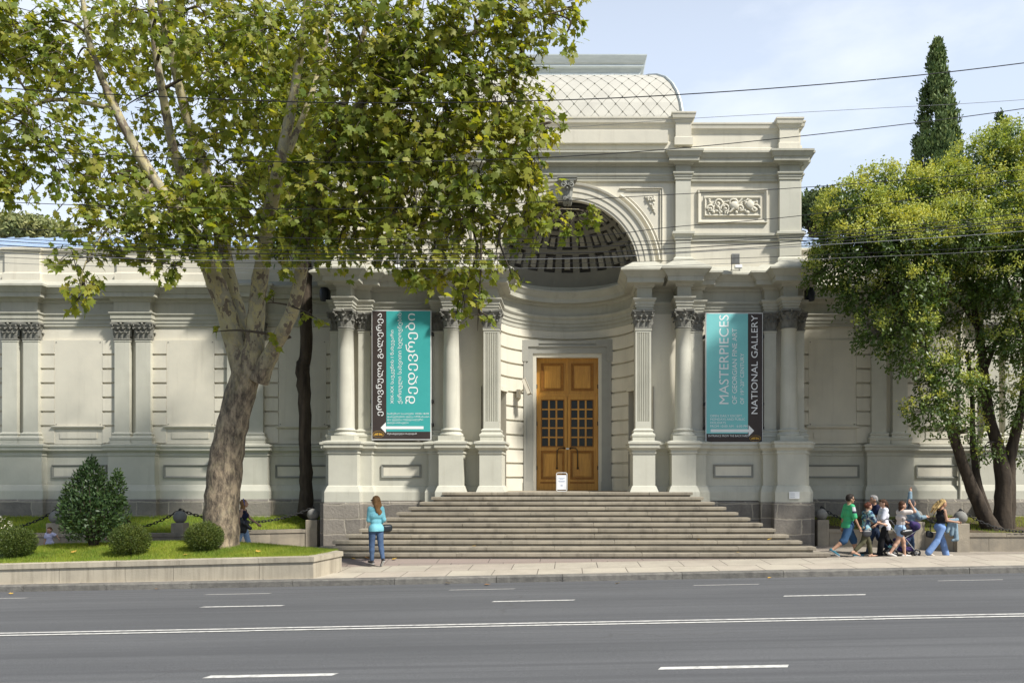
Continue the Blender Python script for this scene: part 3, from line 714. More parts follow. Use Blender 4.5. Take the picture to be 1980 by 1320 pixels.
# spandrel frames
for s in (-1, 1):
    b = MB(); y = CY-.03; Ra = 3.02
    P = [(1.72, 11.60),(3.10,11.60),(3.10,9.25)]; arc = [(Ra*math.cos(t), 8.90+Ra*math.sin(t)) for t in lin(math.asin(.12), math.acos(1.72/Ra), 18)]
    def molding(pl, r): b.tube([(s*x, y, z) for x, z in pl], r, 6, 0, False)
    molding(P, .035); molding([(1.9,11.53),(3.03,11.53),(3.03,9.6)], .018)
    molding(arc, .045); molding([(x+.10,z+.05) for x, z in arc[2:-1]], .02)
    b.prism([(s*x,z) for x,z in ((2.52,11.34),(2.88,11.34),(2.88,10.76))][::s], y-.0, CY+.02)
    for _ in range(22):
        u = rnd.random(); v = rnd.random()*u; x = 2.55+.31*u; z = 11.31-.5*v
        b.sphere((s*x, CY-.05, z), rnd.uniform(.025,.05), 7, 5, 0, (1,.7,1))
    b.build('spandrel_ornament', CREAM, GB)
# relief panels
def relief(s):
    b = MB(); xc = s*5.39; y = CY
    frame_rect(b, xc-1.13, xc+1.13, 10.47, 11.56, y+.003, .10, .09)
    b.box(xc-.93, xc+.93, y-.02, y+.05, 10.68, 11.36); frame_rect(b, xc-.91, xc+.91, 10.70, 11.30, y-.02, .05, .05)
    r2 = random.Random(3)
    for k in range(7):
        cx = xc-.72+.24*k; cz = 11.0+(.1 if k%2 else -.08); r0 = r2.uniform(.12,.19); d = r2.choice((-1,1))
        b.tube([(cx+d*r0*(1-t/9)*math.cos(t), y-.06, cz+r0*(1-t/9)*math.sin(t)) for t in lin(0,8,20)], [.035*(1-.4*i/19) for i in range(20)], 6, 0, True)
        b.sphere((cx,y-.06,cz), .05, 8, 6)
    for k in range(60):
        b.sphere((xc+r2.uniform(-.82,.82), y-.05, 11.0+r2.uniform(-.24,.24)), r2.uniform(.025,.055), 7, 5, 0, (r2.uniform(.6,1.6),.8,r2.uniform(.6,1.4)))
    b.sphere((xc+.05,y-.07,11.02), .16, 14, 8, 0, (1,.5,.9)); b.tube([(xc-.1,y-.1,10.8),(xc+.3,y-.1,11.24)], .035, 6); b.sphere((xc+.55,y-.07,11.05), .14, 14, 8, 0, (1,.4,1))
    return b.build('relief_panel', CREAM, GB)
relief(1); relief(-1)
# upper storey: pilasters, string course, entablature, attic
UP = [(.08,8.9),(.08,9.25),(.03,9.3),(.0,9.32),(.0,9.86),(.03,9.88),(.03,9.95),(.07,10.02),(.11,10.05),(.11,10.12),(.02,10.15),(.0,10.16),(.0,11.82)]
UE = [(.0,11.80),(.03,11.82),(.03,11.90),(.05,11.905),(.05,11.96),(.09,12.0),(.09,12.05),(.0,12.07),(.0,12.27),(.05,12.29),(.09,12.34),(.24,12.35),(.24,12.47),(.27,12.48),(.33,12.60),(.36,12.62),(.36,12.68),(.05,12.80)]
AT = [(.04,12.78),(.04,13.02),(.0,13.05),(.0,13.50),(.02,13.52),(.06,13.60),(.10,13.63),(.12,13.74),(.14,13.76),(.14,13.81),(.0,13.85)]
for s in (-1, 1):
    A = lambda x0, x1: (min(s*x0, s*x1), max(s*x0, s*x1))
    b = MB(); b.stack(*A(3.51,4.00), 25.80, 26.3, UP); b.build('upper_pilaster', GREY, GB)
    b = MB(); b.stack(*A(6.88,7.54), 25.80, 26.3, UP); b.stack(*A(7.3,7.62), 25.92, 27.0, UP, dz=-.003); b.build('upper_pilaster', GREY, GB)
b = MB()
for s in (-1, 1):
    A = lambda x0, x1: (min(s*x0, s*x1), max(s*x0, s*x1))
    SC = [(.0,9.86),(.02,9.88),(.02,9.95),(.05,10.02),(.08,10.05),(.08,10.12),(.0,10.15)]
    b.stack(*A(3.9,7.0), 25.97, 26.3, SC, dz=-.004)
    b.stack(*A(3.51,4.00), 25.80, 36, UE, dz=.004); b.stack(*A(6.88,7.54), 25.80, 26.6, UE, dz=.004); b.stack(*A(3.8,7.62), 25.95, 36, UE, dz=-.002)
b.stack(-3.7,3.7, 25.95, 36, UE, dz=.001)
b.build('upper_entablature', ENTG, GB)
b = MB()
for s in (-1, 1):
    A = lambda x0, x1: (min(s*x0, s*x1), max(s*x0, s*x1))
    b.stack(*A(3.51,4.02), 25.80, 27, AT, dz=.16); b.stack(*A(6.88,7.50), 25.80, 26.6, AT, dz=-.02); b.stack(*A(7.2,7.60), 25.95, 27.2, AT, dz=-.06)
    b.stack(*A(3.9,7.55), 25.98, 36, AT, dz=-.12)
b.stack(-3.7,3.7, 25.95, 36, AT, dz=.06)
b.box(-3.26,3.26, 25.80, 26.0, 13.0, 13.42, 0, .01)
b.box(-3.6,3.6, 25.93, 26.1, 12.7, 13.0)
b.box(-7.5,7.5,26.2,35.8,13.2,13.62)
b.build('attic', CREAM, GB)
# curved metal roof and skylight crown
b = MB(); PR = [(0,0),(.02,.4),(.08,.8),(.18,1.15),(.33,1.47),(.53,1.74),(.78,1.93),(1.05,2.04),(1.28,2.07)]
def rring(o, z, e=0): return [(-3.92+o-e,26.95+o-e,13.85+z),(3.92-o+e,26.95+o-e,13.85+z),(3.92-o+e,34.0-o+e,13.85+z),(-3.92+o-e,34.0-o+e,13.85+z)]
b.box(-3.95,3.95,26.92,34.03,13.6,14.0)
PR = [(o, z*1.13+.15) for o, z in PR]
b.loft([rring(o,z) for o, z in PR], 0, True, False)
rf = b.build('roof', TILE, GB)
sm = MB()                                               # raised diamond seams following the curve
def onroof(u, x):                                       # u: arc parameter along profile
    L = [0]
    for (a,z0_),(c,z1_) in zip(PR, PR[1:]): L.append(L[-1]+math.hypot(c-a, z1_-z0_))
    u = min(max(u, 0), L[-1]-1e-6)
    for i in range(len(L)-1):
        if L[i] <= u <= L[i+1]:
            t = (u-L[i])/(L[i+1]-L[i]); o = PR[i][0]+(PR[i+1][0]-PR[i][0])*t; z = PR[i][1]+(PR[i+1][1]-PR[i][1])*t
            return o, z
    return PR[-1]
LT = sum(math.hypot(c-a, z1_-z0_) for (a,z0_),(c,z1_) in zip(PR, PR[1:]))
sp_ = .47; dv = .57
for fam in (1, -1):
    for k in range(-18, 19):
        pts = []
        for u in lin(0, LT, 40):
            x = k*sp_ + fam*u*sp_/dv; o, z = onroof(u, x)
            if abs(x) < 3.90-o: pts.append((x, 26.95+o-.003, 13.85+z))
        if len(pts) > 2: sm.tube(pts, .006, 4, 0, False)
for j in range(0, 12):
    for k in range(-11, 12):
        u = dv*.5*(j); x = k*sp_ + (sp_/2 if j % 2 else 0); o, z = onroof(u, x)
        if abs(x) < 3.8-o and u < LT: sm.sphere((x,26.95+o-.01,13.85+z), .026, 6, 4)
for s in (-1,1): sm.tube([(s*(3.92-o), 26.95+o, 13.85+z) for o, z in PR], .055, 6, 1, False)
sm.build('seams', [SEAM, ZINC], rf)
b = MB(); zb = 13.85+PR[-1][1]; ox = PR[-1][0]
SKP = [(-.02,0),(.02,.03),(.02,.10),(-.06,.13),(-.08,.22),(-.02,.34),(.04,.38),(.04,.46),(.08,.5),(.12,.62),(.15,.72),(.15,.76),(-.1,.80)]
b.loft([rring(ox, 0, 0)] and [[(-2.66-o,28.20-o,zb-.02+z),(2.66+o,28.20-o,zb-.02+z),(2.66+o,32.8+o,zb-.02+z),(-2.66-o,32.8+o,zb-.02+z)] for o, z in SKP])
b.build('roof_crown', ZINC, GB)
b = MB(); b.box(3.86,4.1,27.2,27.6,14.0,14.3); b.box(3.83,4.13,27.15,27.65,14.3,14.36); b.build('roof_vent', ZINC, GB)
# door surround and door
b = MB(); ys = 27.72
def DX(zx): return (zx-715)/181.5
def DZ(zy): return H_EYE+(925-(580+zy/3.3))*28.0/F_PX
dx = 1.085; dtop = 6.37
b.box(-1.50,-1.20, ys, 28.7, LZ-.05, 6.74); b.box(1.20,1.50, ys, 28.7, LZ-.05, 6.74); b.box(-1.52,1.52, ys+.003, 28.7, 6.50, 6.93)
for s in (-1,1):
    a, c = sorted((s*1.0, s*1.58)); b.box(a, c, ys-.04, ys+.2, 6.73, 6.96); a, c = sorted((s*1.36, s*1.585)); b.box(a, c, ys-.045, ys+.2, 6.22, 6.75)
    a, c = sorted((s*1.43, s*1.52)); b.box(a, c, ys-.03, ys+.1, LZ-.05, 6.25); a, c = sorted((s*1.18,s*1.52)); b.box(a, c, ys-.06, ys+.1, LZ-.05, LZ+.32)
b.box(-1.1,1.1, ys-.035, ys+.1, 6.84, 6.92); b.box(-1.0,1.0, ys-.05, ys+.1, 6.72, 6.76)
b.build('door_surround', TRIM2 if False else pm('grey_door_surround', (.36,.355,.315), (.32,.315,.28), 2, .85, 24, .1), GB)
b = MB(); b.box(-1.199,-1.085, ys+.05, 28.7, LZ-.05, 6.369); b.box(1.085,1.199, ys+.05, 28.7, LZ-.05, 6.369); b.box(-1.199,1.199, ys+.05, 28.6, 6.37, 6.499); b.build('door_reveal', CREAM, GB)
def wood():
    m, nt, p = newmat('varnished_oak'); p.inputs['Roughness'].default_value = .42; p.inputs['Specular IOR Level'].default_value = .4
    c = ramp(nt, noise(nt, 3.0, 7, .65, (9,2,.6), .6), [(.32, (.60,.31,.05)), (.55, (.49,.235,.035)), (.75, (.36,.155,.022))])
    c = mixc(nt, ramp(nt, noise(nt, 1.1, 4), [(.4, (0,0,0)), (.75, (.5,.5,.5))]), c, (.33,.14,.022))
    nt.links.new(c, p.inputs['Base Color']); bump(nt, p, noise(nt, 8, 6, .6, (9,2,.5)), .12); return m
WOOD = wood(); WOODD = pm('dark_oak_moulding', (.30,.13,.02), (.22,.09,.015), 6, .5, 30, .1)
GLASS = pm('dark_door_glass', (.012,.014,.014), (.02,.022,.022), 3, .08, 3, 0, .22)
yd = 28.02
db = MB(); db.box(-1.086,1.086, yd+.02, yd+.2, LZ-.02, 6.375); db.box(-1.086,1.086, yd-.03, yd+.03, DZ(615), DZ(598)); db.box(-.035,.035, yd-.02, yd+.05, DZ(600), 6.37)
for s in (-1,1):
    a, c = sorted((s*.13, s*.925)); frame_rect(db, a, c, DZ(578), DZ(402), yd+.02, .10, .035, 1); db.box(a+.12, c-.12, yd-.005, yd+.05, DZ(562), DZ(418), 0, .012)
door = db.build('door', [WOOD, WOODD], GB)
for s in (-1, 1):
    lb = MB(); A = lambda x0, x1: (min(s*x0, s*x1), max(s*x0, s*x1))
    z0, z1 = LZ+.01, DZ(616)
    pz0, pz1 = DZ(934), DZ(638); px0, px1 = .125, .905
    lb.box(*A(.012,px0), yd-.06, yd+.02, z0, z1); lb.box(*A(px1,1.075), yd-.06, yd+.02, z0, z1)
    lb.box(*A(px0,px1), yd-.06, yd+.02, pz1, z1); lb.box(*A(px0,px1), yd-.06, yd+.02, DZ(962), pz0); lb.box(*A(px0,px1), yd-.06, yd+.02, z0, DZ(1140))
    lb.box(*A(px0,px1), yd-.025, yd+.02, DZ(1140), DZ(962)); a, c = A(px0,px1); frame_rect(lb, a-.02, c+.02, DZ(1142), DZ(960), yd-.06, .075, .025, 1); lb.box(a+.12, c-.12, yd-.045, yd, DZ(1124), DZ(978), 0, .012)
    lb.box(*A(.10,.95), yd-.085, yd-.05, DZ(1168), DZ(1158), 1)
    cw_, ch_ = (px1-px0)/3, (pz1-pz0)/5
    for k in (1,2): lb.box(*A(px0+cw_*k-.03, px0+cw_*k+.03), yd-.055, yd+.01, pz0, pz1)
    for k in range(1,5): lb.box(*A(px0,px1), yd-.05, yd+.012, pz0+ch_*k-.026, pz0+ch_*k+.026)
    frame_rect(lb, a-.015, c+.015, pz0-.015, pz1+.015, yd-.06, .03, .02, 1)
    leaf = lb.build('door_leaf', [WOOD, WOODD], door)
for s in (-1, 1):
    A = lambda x0, x1: (min(s*x0, s*x1), max(s*x0, s*x1)); gl = MB(); gl.box(*A(.12,.91), yd-.012, yd+.03, DZ(936), DZ(636)); gl.build('glazing', GLASS, door)
    hb = MB(); hx = s*.37; hb.tube([(s*.11,yd-.06,DZ(945)),(s*.11,yd-.13,DZ(944)),(s*.20,yd-.15,DZ(944)),(s*.30,yd-.15,DZ(947)),(s*.352,yd-.15,DZ(960)),(s*.36,yd-.15,DZ(985)),(s*.365,yd-.15,DZ(1068)),(s*.365,yd-.05,DZ(1072))], .022, 8)
    hb.sphere((s*.11,yd-.09,DZ(945)), .04, 10, 6); hb.sphere((s*.365,yd-.1,DZ(1072)), .04, 10, 6); hb.build('handle', pm('bronze', (.09,.06,.035), None, 8, .4, 30, .1, .5, .7) if s < 0 else bpy.data.materials['bronze'], door)
    for z in (2.45,4.0,5.3):
        hg = MB(); hg.tube([(s*1.07,yd-.075,z),(s*1.07,yd-.075,z+.14)], .018, 8); hg.build('hinge', IRON, door)
b = MB(); b.box(-.045,.06,yd-.075,yd-.06,DZ(953),DZ(943)); b.build('lock_plate', pm('white_label', (.7,.69,.66), None, 4, .5), door)

# ------------------------------------------------------------------ wings
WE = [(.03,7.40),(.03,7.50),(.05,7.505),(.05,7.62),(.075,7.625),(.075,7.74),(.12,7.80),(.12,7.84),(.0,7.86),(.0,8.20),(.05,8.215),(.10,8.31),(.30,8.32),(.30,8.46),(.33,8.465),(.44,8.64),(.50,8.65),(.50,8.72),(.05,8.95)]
WA = [(.05,8.8),(.05,9.22),(.02,9.25),(.0,9.26),(.0,9.92),(.02,9.93),(.07,10.02),(.08,10.03),(.08,10.10),(.0,10.13)]
w0 = MB(); w1 = MB(); w2 = MB()
for s in (-1, 1):
    A = lambda x0, x1: (min(s*x0, s*x1), max(s*x0, s*x1))
    w0.stack(*A(7.4,40), 27.62, 28.2, [(0,3.2),(0,7.45)]); w0.box(*A(7.6,40), 28.0, 36, 0, 9.8)
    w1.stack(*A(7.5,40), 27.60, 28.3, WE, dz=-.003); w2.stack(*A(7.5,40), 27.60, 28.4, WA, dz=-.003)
    for k in range(0, 7):
        xc = 11.09+3.87*k
        w1.stack(*A(xc-.63,xc+.63), 27.36, 28.2, WE, dz=.003); w2.stack(*A(xc-.60,xc+.60), 27.50, 28.2, WA, dz=.003)
    # blind bays: rusticated jambs and a flat panel with a sill
    for k in range(-1, 6):
        xc = 13.03+3.87*k; w3 = MB()
        for q in (-1, 1):
            xa, xb = xc+q*.83, xc+q*1.40
            zs = [3.46, 3.93] + [3.93+.497*i for i in range(1,7)]
            zs = [3.34, 3.96, 4.453, 4.946, 5.439, 5.932, 6.425, 6.918]
            for z0_, z1_ in zip(zs, zs[1:]): w3.box(*A(xa,xb), 27.525, 27.7, z0_+.034, z1_-.034 if z1_ < 6.9 else z1_)
        if xc-1.5 < 7.7: pass
        w3.box(*A(xc-.822,xc+.822), 27.535, 27.7, 3.96, 6.93)
        w3.stack(*A(xc-.86,xc+.86), 27.50, 27.7, [(0,3.87),(.03,3.89),(.05,3.93),(.05,3.955),(0,3.965)])
        w3.box(*A(xc-.86,xc+.86), 27.545, 27.7, 3.34, 3.865); w3.box(*A(xc-.64,xc+.64), 27.52, 27.6, 3.53, 3.745)
        for q in (-1,1):
            for zz in (4.02, 6.86): w3.sphere((s*(xc+q*.76),27.53,zz), .022, 6, 4, 1)
        if k < 3: w3.build('blind_window', [CREAM, TRIM2], GB)
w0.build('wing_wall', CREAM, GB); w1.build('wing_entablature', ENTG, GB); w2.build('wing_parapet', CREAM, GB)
PWM = pilaster(11.09-.365, 27.40, .25, .507, name='wing_pilaster')
for s in (-1, 1):
    for k in range(0, 4):
        for q in (-1, 1):
            X = s*(11.09+3.87*k)+q*.365
            if abs(X-(11.09-.365)) > .01 and X < 17 and X > -23: dup(PWM, X-(11.09-.365))
# wing roofs
for s in (-1, 1):
    A = lambda x0, x1: (min(s*x0, s*x1), max(s*x0, s*x1)); b = MB(); x0, x1 = A(7.6, 40)
    b.add([(x0,28.0,10.10),(x1,28.0,10.10),(x1,33.5,12.25),(x0,33.5,12.25),(x0,39,10.1),(x1,39,10.1)], [(0,1,2,3),(3,2,5,4)])
    q = x0
    while q < x1:
        b.add([(q-.012,28.0,10.105),(q+.012,28.0,10.105),(q+.012,33.5,12.255),(q-.012,33.5,12.255),(q-.012,28.0,10.15),(q+.012,28.0,10.15),(q+.012,33.5,12.30),(q-.012,33.5,12.30)], [(0,1,5,4),(4,5,6,7),(1,2,6,5),(3,0,4,7)]); q += .62
    b.box(x0,x1,27.75,28.02,10.05,10.22); b.build('wing_roof', BLUE, GB)
b = MB(); b.tube([(13.55,27.50,.5),(13.55,27.50,7.2),(13.55,27.2,8.0)], .055, 8); b.build('downpipe', GREY, GB)
# ------------------------------------------------------------------ trees and plants
rng = np.random.default_rng(11)
def P3(px, py, Y): return Vector((PX(px,Y), Y, PZ(py,Y)))
def unit(n):
    v = rng.normal(size=(n,3)); return v/np.linalg.norm(v, axis=1, keepdims=True)
def smooth_path(pts, k=4):
    """Catmull-Rom through (Vector, radius) pairs"""
    out = []; n = len(pts)
    for i in range(n-1):
        p0,p1,p2,p3 = (pts[max(i-1,0)],pts[i],pts[i+1],pts[min(i+2,n-1)])
        for j in range(k):
            t = j/k; q = [.5*((2*p1[0])+(p2[0]-p0[0])*t+(2*p0[0]-5*p1[0]+4*p2[0]-p3[0])*t*t+(3*p1[0]-p0[0]-3*p2[0]+p3[0])*t**3)]
            out.append((q[0], p1[1]+(p2[1]-p1[1])*t))
    out.append(pts[-1]); return out
def limb(b, pts, n=12, wob=.0, seed=1):
    sp = smooth_path(pts); r_ = random.Random(seed)
    b.tube([p + Vector((r_.uniform(-1,1), r_.uniform(-1,1), 0))*wob*r for p, r in sp], [r*(1+r_.uniform(-.05,.07)) for p, r in sp], n)
    return sp
LEAFT = [(0,0,0),(.06,-.03,0),(.34,-.10,-.06),(.30,.10,-.04),(.56,.26,-.13),(.36,.38,-.06),(.40,.62,-.12),(.17,.58,-.05),(0,1.0,-.16)]
PLANE_V = [(x,y,z) for x,y,z in LEAFT] + [(-x,y,z) for x,y,z in LEAFT[1:-1]]
PLANE_F = [(0,1,2,3,4,5,6,7,8), (0,8,15,14,13,12,11,10,9)]
LANCE_V = [(0,0,0),(.22,.35,-.03),(.20,.7,-.06),(0,1,-.14),(-.20,.7,-.06),(-.22,.35,-.03)]
LANCE_F = [(0,1,2,3),(0,3,4,5)]
BLADE_V = [(-.5,0,0),(.5,0,0),(.1,1,0)]; BLADE_F = [(0,1,2)]
def spray_leaves(c, rad, nspray, per, length, droop, shell=.55, twig=None, down=.55, gap=None):
    """leaf positions and directions on short hanging sprays spread through an ellipsoid"""
    d = unit(nspray); r = (shell + (1-shell)*rng.random(nspray))[:,None]; r[rng.random(nspray) < .25] *= .6
    base = np.array(c) + d*r*np.array(rad)
    out = d*np.array([1,1,.6]) + rng.normal(scale=.45, size=(nspray,3)); out[:,2] -= droop; out /= np.linalg.norm(out, axis=1, keepdims=True)
    pos, tip, up = [], [], []
    for k in range(per):
        t = (k+rng.random(nspray))/per
        p = base + out*(t*length)[:,None] + np.array([0,0,-1])*(t*t*length*.35)[:,None] + rng.normal(scale=length*.16, size=(nspray,3))
        tp = out*.6 + rng.normal(scale=.65, size=(nspray,3)); tp[:,2] -= down
        u = d*.5 + np.array([0.25,-.35,.65]) + rng.normal(scale=.42, size=(nspray,3))
        pos.append(p); tip.append(tp); up.append(u)
    if twig is not None:
        for i in range(0, nspray):
            a = Vector(base[i]); o = Vector(out[i]); twig.tube([a-o*length*.5, a+o*length*.35, a+o*length*.8+Vector((0,0,-.25*length))], [.012,.008,.004], 3, 0, False, False)
    return np.concatenate(pos), np.concatenate(tip), np.concatenate(up)

# --- the plane tree
PT = empty('plane_tree', (PX(425,20.4),20.4,.45), label='big plane tree with mottled forking trunk and broad leaves over the road', cat='tree')
def yc2(Y): return Y if Y >= 19 else 19-(19-Y)*.3
def L3(l): return [(P3(a,b,yc2(c)), r*.86) for a,b,c,r in l]
tb = MB()
limb(tb, L3([(424,1085,20.4,.76),(424,1050,20.4,.59),(426,1020,20.4,.52),(430,960,20.4,.485),(437,890,20.4,.46),(450,820,20.4,.445),(465,760,20.4,.43),(481,705,20.35,.42),(492,668,20.3,.27)]), 28, .02, 3)
LA = limb(tb, L3([(474,725,20.35,.34),(455,660,20.3,.32),(437,600,20.2,.285),(412,535,20.0,.26),(388,480,19.8,.235),(350,420,19.4,.20),(300,350,18.8,.16),(245,255,18.2,.125),(205,170,17.7,.10),(175,90,17.2,.08),(160,0,16.8,.06)]), 14, .05, 4)
LB = limb(tb, L3([(482,730,20.35,.33),(468,650,20.5,.29),(448,570,20.7,.255),(432,490,20.9,.235),(424,420,21.0,.21),(400,340,20.8,.17),(368,250,20.5,.14),(342,150,20.2,.12),(318,50,20.0,.10),(300,-60,19.8,.07)]), 14, .05, 5)
LB2 = limb(tb, L3([(424,430,21.0,.15),(372,370,20.4,.14),(338,300,19.9,.125),(318,200,19.5,.115),(300,90,19.2,.10),(288,-40,19.0,.08)]), 12, .05, 6)
LC = limb(tb, L3([(492,715,20.3,.32),(494,640,20.2,.26),(500,560,20.0,.235),(512,480,19.7,.21),(522,410,19.4,.185),(542,310,19.0,.155),(562,215,18.6,.13),(580,110,18.3,.11),(595,0,18.0,.09),(605,-90,17.8,.06)]), 14, .05, 7)
LD = limb(tb, L3([(500,735,20.3,.30),(528,675,20.1,.22),(557,622,19.8,.195),(577,560,19.5,.18),(588,480,19.2,.165),(605,400,18.8,.145),(636,305,18.3,.12),(664,210,17.8,.10),(690,110,17.4,.08),(725,0,17,.06)]), 12, .05, 8)
LD2 = limb(tb, L3([(590,470,19.2,.12),(640,425,18.5,.11),(700,375,17.6,.095),(770,330,16.6,.08),(850,290,15.7,.06),(950,270,14.8,.04),(1040,245,14.2,.02)]), 10, .05, 9)
LC2 = limb(tb, L3([(528,380,19.3,.11),(555,300,19.6,.10),(600,190,19.9,.085),(630,80,20.1,.07),(650,-40,20.2,.05)]), 10, .05, 10)
LE = limb(tb, L3([(655,240,18.0,.09),(720,180,17,.075),(800,120,16,.06),(900,70,15.2,.045),(1010,40,14.6,.03),(1110,15,14.3,.015)]), 8, .05, 11)
LF = limb(tb, L3([(228,215,18.0,.08),(170,200,17.4,.065),(90,195,16.6,.05),(0,240,15.8,.03),(-60,270,15.4,.02)]), 8, .05, 12)
LG = limb(tb, L3([(640,425,18.5,.06),(740,440,17,.05),(830,430,15.8,.04),(930,420,14.8,.03),(1040,405,14.2,.02),(1120,405,14,.01)]), 8, .05, 13)
LH = limb(tb, L3([(300,350,18.8,.07),(260,400,17.6,.05),(210,440,16.6,.035),(165,510,15.9,.02),(155,560,15.7,.01)]), 8, .05, 14)
tb.build('trunk', BARKP, PT)
limbs = LA+LB+LB2+LC+LD+LD2+LC2+LE+LF+LG+LH
blobs = [ # px, py, Y, radius in photo px, density
 (-60,40,15.5,110,0.77),(20,60,16,100,0.77),(60,225,15.2,85,0.68),(-30,320,15.8,80,0.68),(30,350,15.8,45,0.68),(150,110,17.4,105,0.64),(110,300,16.6,80,0.59),(255,60,20.6,102,0.5),(215,335,17.6,75,0.64),(160,395,16.4,50,0.68),
 (200,440,16,55,0.68),(145,500,15.7,34,0.68),(165,555,15.6,28,0.68),(150,578,15.6,16,0.77),(330,150,22.2,86.7,0.36),(320,320,21.6,91.8,0.65),(335,425,17,75,1),(270,460,16.6,48,0.9),(335,512,16.4,20,0.9),(400,40,20.2,112.2,0.65),(455,170,19.6,112.2,0.65),(430,320,19.6,96.9,0.72),(455,395,20.4,71.4,0.72),(410,455,17.2,45,0.8),
 (560,80,21.1,117.3,0.65),(560,260,22.2,112.2,0.58),(520,350,21.1,71.4,0.65),(600,420,17,70,1),(545,480,17.4,42,0.9),(690,60,16,120,1),(700,215,16,120,1),(665,350,16.8,100,1),(690,440,16,55,1),(655,480,16.4,35,0.9),(810,60,15.2,120,1),(830,200,15.2,120,1.1),(800,340,15.6,110,1.1),(775,450,15.5,66,1),
 (930,60,14.8,105,1),(955,185,14.6,92,1.1),(930,315,14.6,100,1.1),(900,425,14.8,75,1.1),(870,505,14.6,52,1),(900,560,14.4,34,1),(925,605,14.3,22,1),(1030,30,14.6,70,0.9),(1095,15,14.4,40,0.8),(1090,75,14.4,16,0.8),(1020,120,14.5,30,0.9),
 (1015,275,14.2,58,1),(1045,240,14.2,38,1),(1015,350,14.2,55,1),(1020,420,14.2,45,1),(1085,415,14.1,36,0.9),(1130,408,14,20,0.9),(960,485,14.4,36,0.9),(985,520,14.3,14,0.9),(835,530,15,35,0.8),(800,510,15.2,30,0.8),(740,500,15.6,25,0.8),(470,110,21,122.4,0.43),(640,160,21.3,122.4,0.5),(760,280,18.2,110,0.7),(250,200,21,91.8,0.25),
 (528,585,19.6,16,0.5),(597,605,19,16,0.6),(535,660,19.9,14,0.5),(425,640,19.7,12,0.5),(430,360,17.4,45,.7),(520,330,17.2,36,.6),(600,330,17,45,.8),(380,90,17.2,50,.6),(500,60,16.6,55,.7),(350,400,17,45,.9),(470,420,17.8,40,.7),(570,470,17.5,30,.8),(260,20,16.5,50,.7)]
pos, tip, up = [], [], []; tw = MB()
for px, py, Y, r, dn in blobs:
    Y = yc2(Y); S = F_PX/Y; rm = r/S; c = P3(px, py, Y)
    n = int(dn*(4.6 if px > 640 else 5.0)*math.pi*r*r/(215*7)*(16.8/Y)**-2*.95)+1
    a, t_, u = spray_leaves(c, (rm, max(rm*.85,.3), rm*.95), n, 7, min(.45, .22+rm*.28), .25, .45, tw if r > 10 else None, .55)
    pos.append(a); tip.append(t_); up.append(u)
    if r > 10:
        q = min(limbs, key=lambda l: (l[0]-c).length + max(0, l[0].z-c.z)*.3 + (0 if l[1] < .18 else 1.0)); m_ = (q[0]+c)/2 + Vector((rnd.uniform(-.3,.3), rnd.uniform(-.2,.2), .25*rm))
        b0 = smooth_path([(q[0], min(.045, q[1]*.6)), (m_, .026), (c, .014), (c + (c-m_)*.3 - Vector((0,0,.2*rm)), .005)], 4); tw.tube([p for p, _ in b0], [r_ for _, r_ in b0], 5, 0, True, False)
pos = np.concatenate(pos); tip = np.concatenate(tip); up = np.concatenate(up)
inst('crown', PLANE_V, PLANE_F, pos, frames(tip, up), .10+.135*rng.random(len(pos))**1.3, PLANE_LEAF, None, PT)
tw.build('branches', BARKT, PT, fix=False)

# --- broadleaf tree in bloom on the right
RT = empty('flowering_tree', (PX(1925,24.9),24.9,.7), label='multi-stemmed evergreen tree covered in yellow bloom on the right', cat='tree')
tb = MB()
r1 = limb(tb, L3([(1925,1035,24.6,.36),(1905,1000,24.6,.27),(1880,945,24.5,.215),(1856,880,24.3,.17),(1838,825,24.1,.15),(1815,760,23.9,.125),(1790,690,23.6,.10),(1750,600,23.3,.07),(1700,520,23,.045),(1660,450,23,.03)]), 12, .06, 21)
r2 = limb(tb, L3([(1938,1040,24.9,.40),(1938,990,24.9,.30),(1940,930,24.9,.28),(1930,870,24.9,.22),(1912,800,24.8,.18),(1903,720,24.7,.15),(1893,640,24.6,.12),(1870,540,24.5,.09),(1845,440,24.4,.06),(1820,370,24.3,.03)]), 12, .06, 22)
r3 = limb(tb, L3([(1945,1035,25.0,.30),(1950,960,25.0,.24),(1952,890,25.0,.20),(1965,830,25,.17),(1980,760,25,.14),(1985,660,25,.12),(1980,540,24.9,.10),(1975,420,24.8,.06),(1960,320,24.8,.03)]), 12, .06, 23)
r4 = limb(tb, L3([(1918,1010,24.7,.16),(1893,940,25.1,.13),(1882,870,25.4,.11),(1880,780,25.6,.09),(1870,680,25.7,.06)]), 8, .06, 24)
for a, e in (((1903,720),(1960,600)),((1893,640),(1830,560)),((1912,800),(1870,700)),((1870,540),(1760,470)),((1985,660),(2040,520)),((1985,660),(1930,500)),((1790,690),(1800,560)),((1845,440),(1890,330))):
    p = P3(a[0],a[1],24.6); q = P3(e[0],e[1],24.2); limb(tb, [(p,.08),((p+q)/2+Vector((0,0,.15)),.055),(q,.02)], 7, .1, 25)
tb.build('trunk', BARKD, RT)
rl = r1+r2+r3+r4
